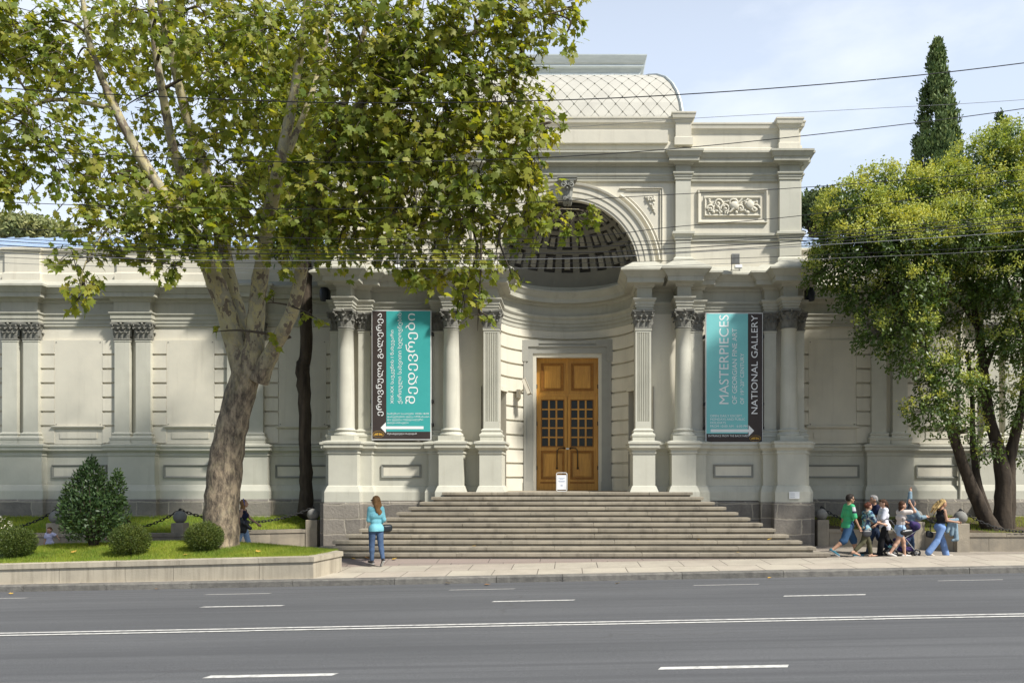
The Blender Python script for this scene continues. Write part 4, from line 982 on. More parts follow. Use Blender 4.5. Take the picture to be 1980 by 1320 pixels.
rb = [(1650,415,23.2,62,1),(1605,470,23.6,38,1),(1610,525,23.6,50,1),(1700,375,23.6,52,1),(1755,385,24,60,1),(1690,480,22.8,75,1),(1760,480,22.8,70,1),(1830,375,24.4,60,1),(1895,330,24.8,62,1),(1950,300,25,62,1),(2000,340,25,80,1),(1925,420,24,90,1),(1840,470,23.2,85,1),(1755,560,22.8,62,1),(1660,575,23.2,42,1),(1690,640,23,40,1),(1755,635,22.8,50,1),(1850,575,24,70,.5),(1950,540,23.4,85,.9),
 (1980,470,23,70,1),(1900,670,24,55,.6),(1835,740,23.2,58,1),(1795,795,23,40,1),(1840,810,23.4,35,.8),(1975,660,23.6,62,.9),(1745,690,23,36,.8),(1800,700,23.6,45,.7),(1930,760,24,45,.5),(1985,790,24.4,45,.7),(1870,830,24,30,.6),(1720,440,23,60,1),(2060,450,24,110,1),(2060,650,24,100,1),(1905,870,24.4,28,.5),(1960,880,25.4,30,.6),(1790,620,25,60,.5),(1730,425,25,60,.6),(1890,480,25.6,90,.6)]
pos, tip, up = [], [], []; bp, bt, bu = [], [], []; tw = MB()
for px, py, Y, r, dn in rb:
    S = F_PX/Y; rm = r/S; c = P3(px, py, Y); n = int(dn*(.125 if py < 590 else .092)*math.pi*r*r/5)+2
    a, t_, u = spray_leaves(c, (rm, rm, rm*.85), n, 9, .28, .25, .5, None, .35); pos.append(a); tip.append(t_); up.append(u)
    nc = int(dn*r*r*.016*(1.0 if py < 560 else .5))
    d = unit(nc*3); d = d[(d[:,2] > -.15) & (d[:,1] < .55)][:nc]
    for k in range(34):
        q = np.array(c) + d*np.array([rm,rm,rm*.85])*(.98+.12*rng.random((len(d),1))) + (d*.5+np.array([0,0,.6]))*rng.uniform(0,.20,(len(d),1)) + rng.normal(scale=.07, size=(len(d),3))
        bp.append(q); bt.append(unit(len(d)) + np.array([0,0,.3])); bu.append(unit(len(d)))
    q = min(rl, key=lambda l: (l[0]-c).length)
    for k in range(4):
        e = c + Vector(unit(1)[0])*rm*.9; m_ = q[0].lerp(e, .5)+Vector((rnd.uniform(-.15,.15),rnd.uniform(-.15,.15),rnd.uniform(-.1,.2))); tw.tube([q[0], m_, e], [.03,.018,.006], 4, 0, True, False)
pos = np.concatenate(pos); tip = np.concatenate(tip); up = np.concatenate(up)
inst('crown', LANCE_V, LANCE_F, pos, frames(tip, up), .085+.05*rng.random(len(pos)), LIG_LEAF, None, RT)
bp = np.concatenate(bp); inst('blossom', LANCE_V, LANCE_F, bp, frames(np.concatenate(bt), np.concatenate(bu)), .055+.04*rng.random(len(bp)), BLOOM, None, RT)
tw.build('branches', BARKT, RT, fix=False)

# --- tall narrow conifers
def conifer(name, px, ytop, ybot, Y, wpx, label, cat, ground=0.0, n=2600, leafm=None, seed=0, trunk_r=.2):
    x = PX(px,Y); zt = PZ(ytop,Y); zb = PZ(ybot,Y); hw = wpx/2*Y/F_PX
    e = empty(name, (x,Y,ground), label=label, cat=cat)
    b = MB(); b.tube([(x,Y,ground),(x,Y,zt-.6)], [trunk_r,.03], 8); b.build('trunk', BARKD, e)
    nc = max(40, n//14); tc_ = rng.random(nc)**.75; ac = rng.random(nc)*2*math.pi        # tufts gathered in upright clumps
    wc = hw*1.08*np.minimum(1, tc_*1.12+.015)**.85*(.82+.24*rng.random(nc)); ks = .16+.30*np.sqrt(np.minimum(1, tc_*1.3))*hw**.5
    cc = np.stack([x+np.cos(ac)*wc, Y+np.sin(ac)*wc, zb+(zt-zb)*(1-tc_)-.2], 1); w_ = np.repeat(np.arange(nc), 14); n = len(w_)
    a = ac[w_]; base = cc[w_] + unit(n)*ks[w_][:,None]*np.array([.55,.55,1.0])*rng.random((n,1))**.4
    inner = rng.random(n) < .22; base[inner,0] = x+(base[inner,0]-x)*.5; base[inner,1] = Y+(base[inner,1]-Y)*.5
    base[:,2] = np.minimum(base[:,2], zt)
    pos, tip, up = [], [], []; dirs = np.stack([np.cos(a)*.35, np.sin(a)*.35, np.ones(n)], 1)
    for k in range(16):
        pos.append(base + rng.normal(scale=.075, size=(n,3))*hw**.5 + dirs*rng.uniform(0,.18,(n,1))); tip.append(dirs + rng.normal(scale=.4, size=(n,3))); up.append(np.stack([np.cos(a),np.sin(a),.2*np.ones(n)],1)+rng.normal(scale=.6,size=(n,3)))
    pos = np.concatenate(pos); inst('crown', LANCE_V, LANCE_F, pos, frames(np.concatenate(tip), np.concatenate(up)), (.11+.09*rng.random(len(pos)))*hw**.4, leafm or CYP_LEAF, None, e)
    return e
conifer('cypress_tree', 1812, 78, 420, 40, 92, 'tall dark green pointed cypress rising behind the flowering tree', 'tree', 0, 2400, CYP_LEAF)
conifer('conifer_tree', 1936, 222, 360, 42, 60, 'small conifer tip peeking above the yellow blossom at far right', 'tree', 0, 700, CYP_LEAF)
# bare dark trunk by the wall, its crown up behind the plane leaves
DTx = PX(590,26.6)
e = empty('dark_trunk_tree', (DTx,26.6,.8), label='dark straight trunk standing by the wall beside the portico', cat='tree')
b = MB(); limb(b, L3([(590,1000,26.6,.34),(592,975,26.6,.27),(592,930,26.6,.235),(590,850,26.6,.235),(588,760,26.6,.25),(585,712,26.6,.27),(590,690,26.6,.235),(592,600,26.6,.22),(592,500,26.6,.20),(585,420,26.6,.17),(580,300,26.6,.12),(575,180,26.6,.06)]), 14, .10, 31); b.build('trunk', BARKD, e)
n = 420; t = rng.random(n); a = rng.random(n)*2*math.pi; rr = .9*(1-t)**.6*(.4+.6*rng.random(n))+.1
base = np.stack([DTx+np.cos(a)*rr-.15, 26.2+np.sin(a)*rr*.7, 9.6+6*t], 1); pos = np.concatenate([base+rng.normal(scale=.16,size=(n,3)) for _ in range(18)])
inst('crown', LANCE_V, LANCE_F, pos, frames(unit(len(pos))+np.array([0,0,-.6]), unit(len(pos))), .16+.1*rng.random(len(pos)), CYP_LEAF, None, e)
# pines behind the roof line
def pine(name, px, py, Y, rpx, hpx, label, leafm, n=900, trunk=None, cat='tree'):
    S = F_PX/Y; c = P3(px,py,Y); e = empty(name, (c.x,Y,0), label=label, cat=cat)
    b = MB(); tx = trunk if trunk is not None else px
    b.tube([(c.x+.2,Y,0),(PX(tx,Y),Y,c.z-1.5),(c.x,Y,c.z)], [.4,.3,.12], 8)
    for k in range(9):
        a = 2*math.pi*k/9; b.tube([(PX(tx,Y),Y,c.z-1.6),(c.x+rpx/S*.6*math.cos(a),Y+rpx/S*.6*math.sin(a),c.z-.2)], [.1,.03], 5)
    b.build('trunk', BARKD, e)
    d = unit(n); d[:,2] = np.abs(d[:,2])*1.0-.25; base = np.array(c)+d*np.array([rpx/S,rpx/S,hpx/S])*(.8+.25*rng.random((n,1)))
    pos = np.concatenate([base+rng.normal(scale=.2,size=(n,3)) for _ in range(22)])
    inst('crown', LANCE_V, LANCE_F, pos, frames(unit(len(pos))+np.array([0,0,.5]), unit(len(pos))), .16+.14*rng.random(len(pos)), leafm, None, e); return e
pine('stone_pine', 1588, 412, 44, 52, 36, 'flat-topped stone pine just right of the portico behind the roof', PINE_LEAF, 700, 1572)
pine('creeper_tree', 60, 466, 44, 110, 30, 'creeper-covered tree top above the blue roof at far left', IVY_LEAF, 1100, 40)
pine('distant_tree', -60, 470, 46, 90, 32, 'pale creeper-covered tree top cut by the left photo edge', IVY_LEAF, 700)

# --- shrubs on the planter
def shrub(name, px, Y, wpx, hpx, label, leafm, n, size, lumps, lv=LANCE_V, lf=LANCE_F, stems=7, group=None, bottom=.1, base_px=None):
    S = F_PX/Y; x = PX(px,Y); z0 = gz(x,Y)-.03; w, h = wpx/S/2, hpx/S
    e = empty(name, (x,Y,z0), label=label, cat='shrub', group=group); b = MB()
    for k in range(stems):
        a = 2*math.pi*k/stems+.3; b.tube([(x+.06*math.cos(a),Y+.06*math.sin(a),z0-.03),(x+w*.35*math.cos(a),Y+w*.35*math.sin(a),z0+h*.35),(x+w*.55*math.cos(a),Y+w*.5*math.sin(a),z0+h*.7)], [.022,.016,.006], 5)
    b.build('stems', BARKD, e)
    P_, T_, U_ = [], [], []
    for (cx,cz,rx,rzz,wt) in lumps:
        m = int(n*wt); d = unit(m); r = .35+.67*rng.random((m,1))**.55
        p = np.array([x+cx*w, Y, z0+cz*h]) + d*r*np.array([rx*w, rx*w*.9, rzz*h]); P_.append(p); T_.append(d*.7+np.array([0,0,.55])+rng.normal(scale=.45,size=(m,3))); U_.append(d+rng.normal(scale=.6,size=(m,3)))
    P_ = np.concatenate(P_); ok = P_[:,2] > z0+bottom*h; P_ = P_[ok]; T_ = np.concatenate(T_)[ok]; U_ = np.concatenate(U_)[ok]
    inst('foliage', lv, lf, P_, frames(T_,U_), size*(.7+.6*rng.random(len(P_))), leafm, None, e); return e
shrub('laurel_shrub', 181, 20.4, 128, 170, 'tall dark glossy shrub with a pointed top on the planter lawn', LAUREL_LEAF, 6500, .085,
      [(0,.36,.98,.34,.55),(-.25,.62,.58,.24,.17),(-.08,.80,.36,.19,.08),(.70,.64,.24,.20,.07),(-.08,.94,.15,.09,.02),(.72,.80,.13,.09,.012),(-.62,.45,.38,.28,.1),(.5,.42,.42,.3,.08),(-.42,.80,.2,.1,.02),(.25,.74,.16,.14,.02)], stems=16, bottom=.08)
for px, Y, w, h, lb in ((32,19.3,76,62,'clipped round box bush at the left end, in front of the little girl'),(252,19.2,80,64,'clipped round box bush in front of the tall dark shrub'),(395,19.6,76,60,'clipped round box bush at the foot of the plane trunk')):
    shrub('box_bush', px, Y, w, h, lb, BOX_LEAF, 11000, .034, [(0,.5,.94,.48,.8),(-.35,.42,.62,.42,.12),(.38,.47,.58,.45,.12),(.1,.62,.6,.42,.1),(0,.5,1.06,.56,.02)], stems=5, group='clipped round box bushes on the planter', bottom=-.05)
wb = shrub('flowering_bush', -6, 20.3, 60, 66, 'pale flowering bush cut by the left edge of the lawn', BOX_LEAF, 1500, .05, [(0,.5,.9,.5,1)], stems=5)
q = unit(260); sx = PX(-6,20.3); q = np.array([sx,20.3,gz(sx,20.3)+.43])+q*np.array([.36,.36,.42]); inst('flowers', LANCE_V, LANCE_F, q, frames(unit(260),unit(260)), .05+.02*rng.random(260), WHITEF, None, wb)['kind'] = 'stuff'

# --- grass blades
def grass(name, xs_, ys_, zf, hgt, n):
    pos = np.stack([xs_, ys_, zf], 1); tip = rng.normal(scale=.32, size=(n,3)); tip[:,2] = 1
    sc = hgt*(.5+rng.random(n)); rot = frames(tip, np.stack([rng.normal(size=n), -np.ones(n)*.6+rng.normal(size=n)*.5, np.zeros(n)],1)); rot[:,:,0] *= .16
    return tag(inst(name, BLADE_V, BLADE_F, pos, rot, sc, GRASS), 'short bright green grass of the planter and garden lawns' , 'grass', kind='stuff')
n = 75000; gx_ = rng.uniform(-13.6,-5.8,n); v = rng.random(n); f = np.array([pl_front(a) for a in gx_]); k = np.array([pl_back(a) for a in gx_]); gy = f+.04+(k-f-.06)*v
g1 = grass('planter_grass', gx_, gy, np.array([gz(a,b_)-.005 for a,b_ in zip(gx_,gy)]), .06, n); g1['label'] = 'bright green lawn grass on the roadside planter'
n = 42000; gx_ = rng.uniform(-20,-8.2,n); f = np.array([bed_front(a)+.28 for a in gx_]); gy = f+(27.55-f)*rng.random(n)
g2 = grass('bed_grass', gx_, gy, np.array([bz(a,b_)-.01 for a,b_ in zip(gx_,gy)]), .085, n); g2['label'] = 'green grass between the left garden wall and the building'
n = 20000; gx_ = rng.uniform(8.2,18,n); f = np.array([bed_front(a)+.28 for a in gx_]); gy = f+(27.4-f)*rng.random(n); keep = np.sin(gx_*1.7)*np.sin(gy*2.3+gx_) > -.35
gx_, gy = gx_[keep], gy[keep]; g3 = grass('thin_grass', gx_, gy, np.array([bz(a,b_)-.01 for a,b_ in zip(gx_,gy)]), .07, len(gx_)); g3['label'] = 'thin patchy grass around the tree trunks on the right'
# --- fallen leaves
FALL = [pm('fallen_leaf_yellow', (.52,.33,.06), (.42,.25,.05), 20, .8, 60, 0), pm('fallen_leaf_brown', (.33,.17,.06), (.25,.12,.04), 20, .8, 60, 0)]
def fall(px, Y, zf, label, k=0):
    x = PX(px,Y); b = MB(); M = Matrix.Translation((x,Y,zf+.012)) @ Matrix.Rotation(rnd.uniform(0,6.3),4,'Z') @ Matrix.Rotation(rnd.uniform(-.35,.35),4,'X'); s = rnd.uniform(.10,.15)
    b.add([(a*s,c_*s,d*s*-.9+.01) for a,c_,d in PLANE_V], PLANE_F); b.xform(M); tag(b.build('fallen_leaf', FALL[k], fix=False), label, 'leaf', 'fallen leaves on the ground')
def rowYk(py, z): return F_PX*(H_EYE-z)/(py-HY)
for px, py, lb in ((305,1134,'small dry leaf in the gutter below the planter'),(868,1127,'yellow leaf in the gutter ahead of the steps'),(938,1131,'small leaf in the gutter a little right of the steps centre'),(1197,1128,'dry leaf on the asphalt below the kerb, right of the dash'),(1490,1117,'yellow leaf lying in the gutter near the group on the right'),(22,1147,'leaf in the gutter at the far left')):
    Y = rowYk(py, rz(-.2)); x = PX(px,Y); Y = rowYk(py, roadz(x,Y)); fall(px, min(Y,17.93), roadz(PX(px,Y),min(Y,17.93)), lb, rnd.randint(0,1))
for px, py, lb in ((680,1082,'yellow leaf on the pavement left of the woman in turquoise'),(712,1082,'dry leaf at the foot of the steps behind the woman in turquoise'),(760,1083,'leaf at the foot of the steps right of the woman in turquoise')):
    Y = rowYk(py, -.03); fall(px, Y, edge(PX(px,Y),Y) if Y > 20.5 else pz(PX(px,Y),Y), lb, rnd.randint(0,1))
for px, Y, lb in ((85,19.0,'orange leaf on the lawn between the two left bushes'),(140,19.4,'brown leaf on the lawn below the tall dark shrub'),(355,18.9,'pale leaf on the lawn left of the trunk bush'),(500,19.2,'yellow leaf on the lawn right of the plane trunk')):
    fall(px, Y, gz(PX(px,Y),Y)+.04, lb, rnd.randint(0,1))
def on_step(px, i, lb):
    Y = 21.3+.3*i+.12; fall(px, Y, LZ*(i+1)/12, lb, 0)
on_step(920,1,'yellow leaf lying on a low entrance step'); on_step(1352,2,'dry leaf on the right part of a low step'); on_step(1485,2,'dry leaf near the right end of a low step'); on_step(1424,0,'leaf on the bottom step near its right end')
# ------------------------------------------------------------------ banners, signs, lamps, cables
WHITE = pm('white_print', (.84,.85,.84), (.80,.81,.80), 6, .6, 40, 0)
BROWN = pm('dark_brown_print', (.045,.034,.031), (.055,.043,.039), 1.5, .45, 40, .05)
TEALL = pm('teal_banner_vinyl', (.05,.36,.345), (.058,.38,.365), .8, .42, 1.6, .5, lo=.3, hi=.7)
TEALR = pm('pale_teal_banner_vinyl', (.19,.54,.54), (.21,.56,.56), .8, .42, 1.6, .5, lo=.3, hi=.7)
ALU = pm('white_aluminium_frame', (.62,.62,.60), None, 4, .4, 40, .05)
GOLD = pm('gold_print', (.50,.30,.05), (.40,.23,.04), 20, .6, 60, 0)
GTXT = pm('grey_print', (.34,.37,.42), None, 4, .7, 40, 0)
def text_mesh(s):
    cu = bpy.data.curves.new('lettering', 'FONT'); cu.body = s; cu.size = 1.0; cu.resolution_u = 4; cu.align_x = 'LEFT'
    o = bpy.data.objects.new('lettering', cu); COL.objects.link(o); dg = bpy.context.evaluated_depsgraph_get()
    me = bpy.data.meshes.new_from_object(o.evaluated_get(dg)); bpy.data.objects.remove(o); bpy.data.curves.remove(cu)
    n = len(me.vertices); co = np.empty(n*3); me.vertices.foreach_get('co', co); return me, co.reshape(-1,3)
def lettering(s, parent, x, z, length, height, y, up=False, m=None, grow=0.0):
    """a line of text fitted to length x height; (x, z) is its lower left corner, up = reads bottom to top with (x, z) at the right of its baseline"""
    me, co = text_mesh(s); lo, hi = co.min(0), co.max(0)
    u = (co[:,0]-lo[0])/(hi[0]-lo[0])*length; v = (co[:,1]-lo[1])/(hi[1]-lo[1])*height
    P = np.stack([x+u, np.full(len(u), y), z+v], 1) if not up else np.stack([x-height+ (height-v)*1.0, np.full(len(u), y), z+u], 1)
    if up: P[:,0] = x - v
    me.vertices.foreach_set('co', P.astype(np.float32).ravel()); me.materials.clear(); me.materials.append(m or WHITE); me.update()
    return link('lettering', me, parent)
YB = 25.50
def emblem(parent, cx, cz, rx, rz_):
    b = MB(); N = 40
    for k, (q, w) in enumerate(((1.0,.035),)):
        pass
    for i in range(46):                                   # ring of small marks round the oval, as printed
        a = 2*math.pi*i/46; px_, pz_ = cx+rx*math.cos(a), cz+rz_*math.sin(a); b.box(px_-rx*.035, px_+rx*.035, YB-.0275, YB-.0265, pz_-rz_*.07, pz_+rz_*.07)
    for s in (-1,1):                                      # two facing lions, simplified to their outline
        pts = [(.05,-.30),(.20,-.42),(.42,-.30),(.62,-.38),(.78,-.28),(.74,.0),(.62,.25),(.50,.32),(.36,.30),(.26,.42),(.12,.46),(.02,.32),(.06,.10)]
        pts = [(cx+s*rx*a, cz+rz_*c_) for a,c_ in pts]; pts = pts if s < 0 else pts[::-1]
        b.add([(a,YB-.027,c_) for a,c_ in pts], [tuple(range(len(pts)))])
    b.build('emblem', GOLD, parent, fix=False)
def banner(x0, x1, z0, z1, brown_x, brown_z, teal, label, frame_label=None):
    e = empty('banner', ((x0+x1)/2, YB, z0), label=label, cat='banner', group=None)
    b = MB(); b.box(x0, x1, YB-.02, YB+.06, z0, z1, 0); b.build('frame', ALU, e)
    for xs_, s_ in ((x0,-1),(x1,1)):                      # side clips that hold the frame to the wall
        for q in (.12,.30,.82):
            z_ = z0+(z1-z0)*q; k_ = MB(); k_.box(min(xs_,xs_+s_*.05), max(xs_,xs_+s_*.05), YB+.0, YB+.25, z_-.05, z_+.05); k_.build('clip', IRON, e)
    xa, xb = brown_x
    t0, t1 = (xb, x1-.03) if xa < (x0+x1)/2 else (x0+.03, xa)
    b = MB(); b.box(t0, t1, YB-.024, YB-.018, brown_z, z1-.03); b.build('teal_field', teal, e)
    b = MB(); b.box(xa, xb, YB-.0235, YB-.018, z0+.03, z1-.03); b.box(x0+.03, x1-.03, YB-.0225, YB-.018, z0+.03, brown_z-.001); b.build('brown_field', BROWN, e)
    return e
def arrow(parent, xt, xh, xe, zc, h, H):
    s = 1 if xe > xh else -1; b = MB(); pts = [(xt,zc-h),(xh,zc-h),(xh,zc-H),(xe,zc),(xh,zc+H),(xh,zc+h),(xt,zc+h)]
    b.add([(x,YB-.0285,z) for x,z in (pts if s > 0 else pts[::-1])], [tuple(range(7))]); b.build('arrow', WHITE, parent, fix=False)
# right banner, read from its crop: 4.714 crop pixels per photo pixel
def rx_(v): return PX(1350+v/4.714, YB)
def rz_(v): return PZ(590+v/4.714, YB)
yl = YB-.028
e = banner(rx_(66), rx_(588), rz_(1254), rz_(70), (rx_(452), rx_(582)), rz_(1170), TEALR, 'pale teal banner reading MASTERPIECES, hung right of the door between columns')
lettering('MASTERPIECES', e, rx_(276), rz_(900), rz_(90)-rz_(900), rx_(276)-rx_(190), yl, True)
lettering('OF GEORGIAN FINE ART', e, rx_(352), rz_(900), rz_(212)-rz_(900), rx_(352)-rx_(308), yl, True)
me_, co_ = text_mesh('OF 19')
zz = rz_(900); hh = rx_(416)-rx_(382)
lettering('OF 19', e, rx_(416), rz_(900), rz_(778)-rz_(900), hh, yl, True); lettering('th', e, rx_(398), rz_(774), rz_(756)-rz_(774), hh*.55, yl, True)
lettering('-20', e, rx_(416), rz_(752), rz_(697)-rz_(752), hh, yl, True); lettering('th', e, rx_(398), rz_(694), rz_(675)-rz_(694), hh*.55, yl, True)
lettering('CENTURY', e, rx_(416), rz_(660), rz_(438)-rz_(660), hh, yl, True)
lettering('NATIONAL GALLERY', e, rx_(540), rz_(990), rz_(92)-rz_(990), rx_(540)-rx_(482), yl, True)
for s, v, w in (('OPEN DAILY EXCEPT',1018,398),('MONDAYS AND PUBLIC',1049,426),('HOLIDAYS',1080,250),('FROM 10:00 AM - 6:00 PM',1112,448)):
    lettering(s, e, rx_(109), rz_(v), rx_(w)-rx_(109), rz_(0)-rz_(21), yl)
lettering('ENTRANCE FROM THE BACKYARD', e, rx_(91), rz_(1198), rx_(454)-rx_(91), rz_(0)-rz_(18), yl)
arrow(e, rx_(112), rx_(458), rx_(508), rz_(1143), (rz_(0)-rz_(13)), (rz_(0)-rz_(51))); emblem(e, rx_(518), rz_(1212), rx_(50)-rx_(0), rz_(0)-rz_(27))
# left banner, 4.887 crop pixels per photo pixel
def lx_(v): return PX(700+v/4.887, YB)
def lz_(v): return PZ(590+v/4.887, YB)
e = banner(lx_(93), lx_(655), lz_(1272), lz_(48), (lx_(99), lx_(232)), lz_(1193), TEALL, 'deep teal banner in Georgian script, hung left of the door between columns')
lettering('ეროვნული გალერეა', e, lx_(205), lz_(1045), lz_(78)-lz_(1045), lx_(205)-lx_(134), yl, True)
lettering('XIX-XX საუკუნის I ნახევარი', e, lx_(310), lz_(930), lz_(236)-lz_(930), lx_(310)-lx_(268), yl, True)
lettering('ქართული სახვითი ხელოვნების', e, lx_(386), lz_(930), lz_(72)-lz_(930), lx_(386)-lx_(336), yl, True)
lettering('შედევრები', e, lx_(530), lz_(932), lz_(78)-lz_(932), lx_(530)-lx_(412), yl, True)
for s, v, w in (('სამუშაო საათები 10:00-18:00',1036,634),('დასვენების დღე ორშაბათი',1065,636),('და ყველა ოფიციალური',1093,578),('დღესასწაული',1122,440)):
    lettering(s, e, lx_(240), lz_(v), lx_(w)-lx_(240), lz_(0)-lz_(22), yl)
lettering('შესასვლელი ბაღიდან', e, lx_(240), lz_(1224), lx_(518)-lx_(240), lz_(0)-lz_(20), yl)
arrow(e, lx_(583), lx_(228), lx_(178), lz_(1156), lz_(0)-lz_(13), lz_(0)-lz_(52)); emblem(e, lx_(157), lz_(1218), lx_(52)-lx_(0), lz_(0)-lz_(30))

# a-board in front of the door
ya = 25.15; xa = PX(1086,ya)
e = empty('sign_board', (xa,ya,LZ), label='small white framed notice board standing on the landing before the door', cat='sign')
b = MB(); w, h = .165, .60; r_ = .05; P = []
for cx, cz, a0 in ((w-r_,h-r_,0),(-w+r_,h-r_,90),(-w+r_,r_+.02,180),(w-r_,r_+.02,270)):
    for k in range(5): t = R(a0+90*k/4); P.append((xa+cx+r_*math.cos(t), ya+.0, LZ+cz+r_*math.sin(t)))
b.tube(P+[P[0],P[1]], .014, 8); b.tube([(xa-w+.01,ya+.01,LZ+h*.8),(xa-w+.01,ya+.25,LZ+.015)], .011, 6); b.tube([(xa+w-.01,ya+.01,LZ+h*.8),(xa+w-.01,ya+.25,LZ+.015)], .011, 6); b.build('frame', ALU, e)
b = MB(); b.box(xa-w+.02,xa+w-.02,ya-.006,ya+.006,LZ+.07,LZ+.53); b.build('notice', pm('paper_white', (.80,.81,.83), None, 4, .6, 20, 0), e)
b = MB()
for z, w_ in ((.43,.10),(.405,.055),(.345,.11),(.32,.085)):
    b.box(xa-w_,xa+w_,ya-.008,ya-.0062,LZ+z-.007,LZ+z+.006)
for k in range(3): b.box(xa-.03+.022*k,xa-.014+.022*k,ya-.008,ya-.0062,LZ+.18,LZ+.22)
b.build('printed_lines', pm('blue_grey_print', (.30,.35,.46), None, 4, .7, 40, 0), e)
# plaque on the corner pedestal
yp = 24.86; e = empty('plaque', (PX(1536,yp),yp,1.5), label='small white information plaque on the right corner pedestal', cat='plaque')
b = MB(); b.box(PX(1526,yp),PX(1546,yp),yp,yp+.03,PZ(964,yp),PZ(950,yp),0,.004); b.build('plate', WHITE, e)
b = MB()
for z in (954,957.5,961): b.box(PX(1528,yp),PX(1537,yp),yp-.002,yp-.0005,PZ(z,yp)-.006,PZ(z,yp)+.006)
b.build('printed_lines', GTXT, e)
# surveillance camera on the niche wall
xc, yc_ = PX(1015,27.2), 27.2; e = empty('security_camera', (xc,yc_,5.2), label='cream security camera on the wall left of the door', cat='camera')
CAMC = pm('cream_camera_shell', (.55,.51,.42), None, 4, .5, 20, .05)
b = MB(); b.box(xc-.12,xc+.12,yc_-.09,yc_+.09,-.09,.07,0,.015); b.v = [(x,y,z) for x,y,z in b.v]
M = Matrix.Translation((xc+.06,yc_-.05,5.25)) @ Matrix.Rotation(R(68),4,'Y') @ Matrix.Rotation(R(-12),4,'Z'); b = MB(); b.box(-.30,.26,-.085,.085,-.07,.07,0,.012); b.box(-.31,.30,-.10,.10,.07,.09,0); b.xform(M); b.build('housing', CAMC, e)
b = MB(); b.tube([(xc-.22,yc_+.35,5.05),(xc-.18,yc_+.05,5.08),(xc-.04,yc_-.03,5.18)], .03, 8); b.box(xc-.30,xc-.16,yc_+.1,yc_+.5,4.92,5.2,0,.01); b.build('bracket', CAMC, e)
# flood lights on the cornice
def flood(px, label):
    y = 25.25; x = PX(px,y); e = empty('floodlight', (x,y,8.75), label=label, cat='floodlight')
    b = MB(); b.tube([(x-.12,y,8.72),(x-.12,y,9.0)], .012, 6); b.tube([(x+.12,y,8.72),(x+.12,y,9.0)], .012, 6); b.tube([(x-.16,y+.02,8.74),(x+.16,y+.02,8.74)], .012, 6); b.build('bracket', IRON, e)
    b = MB(); b.box(x-.125,x+.125,y-.05,y+.10,8.95,9.26,0,.012)
    for k in range(6): b.box(x-.11+.04*k,x-.10+.04*k,y-.062,y-.049,8.98,9.23)
    b.build('fixture_body', pm('grey_lamp_body', (.24,.24,.225), None, 4, .5, 20, .05), e)
    b = MB(); b.box(x-.10,x+.12,y-.45,y-.3,8.70,8.80,0,.01); b.build('ballast_box', WHITE, e)
flood(1422, 'small grey floodlight on the portico cornice above the pale teal banner'); flood(772, 'small grey floodlight on the portico cornice above the deep teal banner')
def speaker(s, label):  # dark round loudspeaker hung under a corner of the portico cornice
    x = s*7.86; e = empty('wall_speaker', (x,25.9,8.0), label=label, cat='loudspeaker')
    b = MB(); b.lathe([(.02,7.86),(.12,7.88),(.15,8.0),(.15,8.22),(.10,8.30),(.02,8.31)], x, 25.75, 18); b.box(x-.14,x+.14,25.75,25.95,7.95,8.28,0,.02); b.build('fixture_body', pm('dark_navy_shell', (.03,.035,.045), None, 4, .4, 20, .05), e)
    b = MB(); b.tube([(x,25.9,8.28),(x-s*.05,26.1,8.45),(x-s*.25,26.2,8.45)], .03, 6); b.build('bracket', IRON, e)
speaker(1, 'dark round loudspeaker under the right corner of the portico cornice'); speaker(-1, 'dark round loudspeaker under the left corner of the portico cornice')

# overhead cables along the avenue
CAB = pm('black_cable', (.02,.02,.022), None, 5, .6, 30, 0); CABG = pm('grey_cable', (.16,.165,.17), None, 5, .5, 30, 0)
def cable(pts, Y, r, label, m=None):
    P = [P3(a,b_,Y) for a,b_ in pts]; d0 = P[0]-P[1]; d1 = P[-1]-P[-2]; P = [P[0]+d0*1.3+Vector((0,0,.15))] + P + [P[-1]+d1*1.3+Vector((0,0,.15))]
    b = MB(); b.tube([p for p, _ in smooth_path([(p, r) for p in P], 6)], r*.62, 6); tag(b.build('cable', m or CAB), label, 'cable', 'overhead cables above the avenue')
cable([(0,170),(330,188),(660,199),(1000,196),(1300,184),(1650,158),(1980,122)], 16.2, .016, 'topmost thick black cable crossing the metal roof and the cypress')
cable([(0,287),(330,306),(640,314),(1000,307),(1300,288),(1650,252),(1980,210)], 16.2, .013, 'cable crossing the attic and the cypress, below the topmost pair')
cable([(560,252),(900,250),(1100,246),(1340,229),(1650,212),(1980,193)], 19.0, .008, 'thin faint cable just under the curved metal roof', CABG)
cable([(0,390),(330,401),(660,404),(970,394),(1300,376),(1560,362),(1980,328)], 16.2, .011, 'cable passing the keystone and the carved relief panel')
cable([(560,460),(960,462),(1160,455),(1300,439),(1540,418),(1750,387),(1980,348)], 16.2, .011, 'cable rising right across the upper pilasters above the bundle')
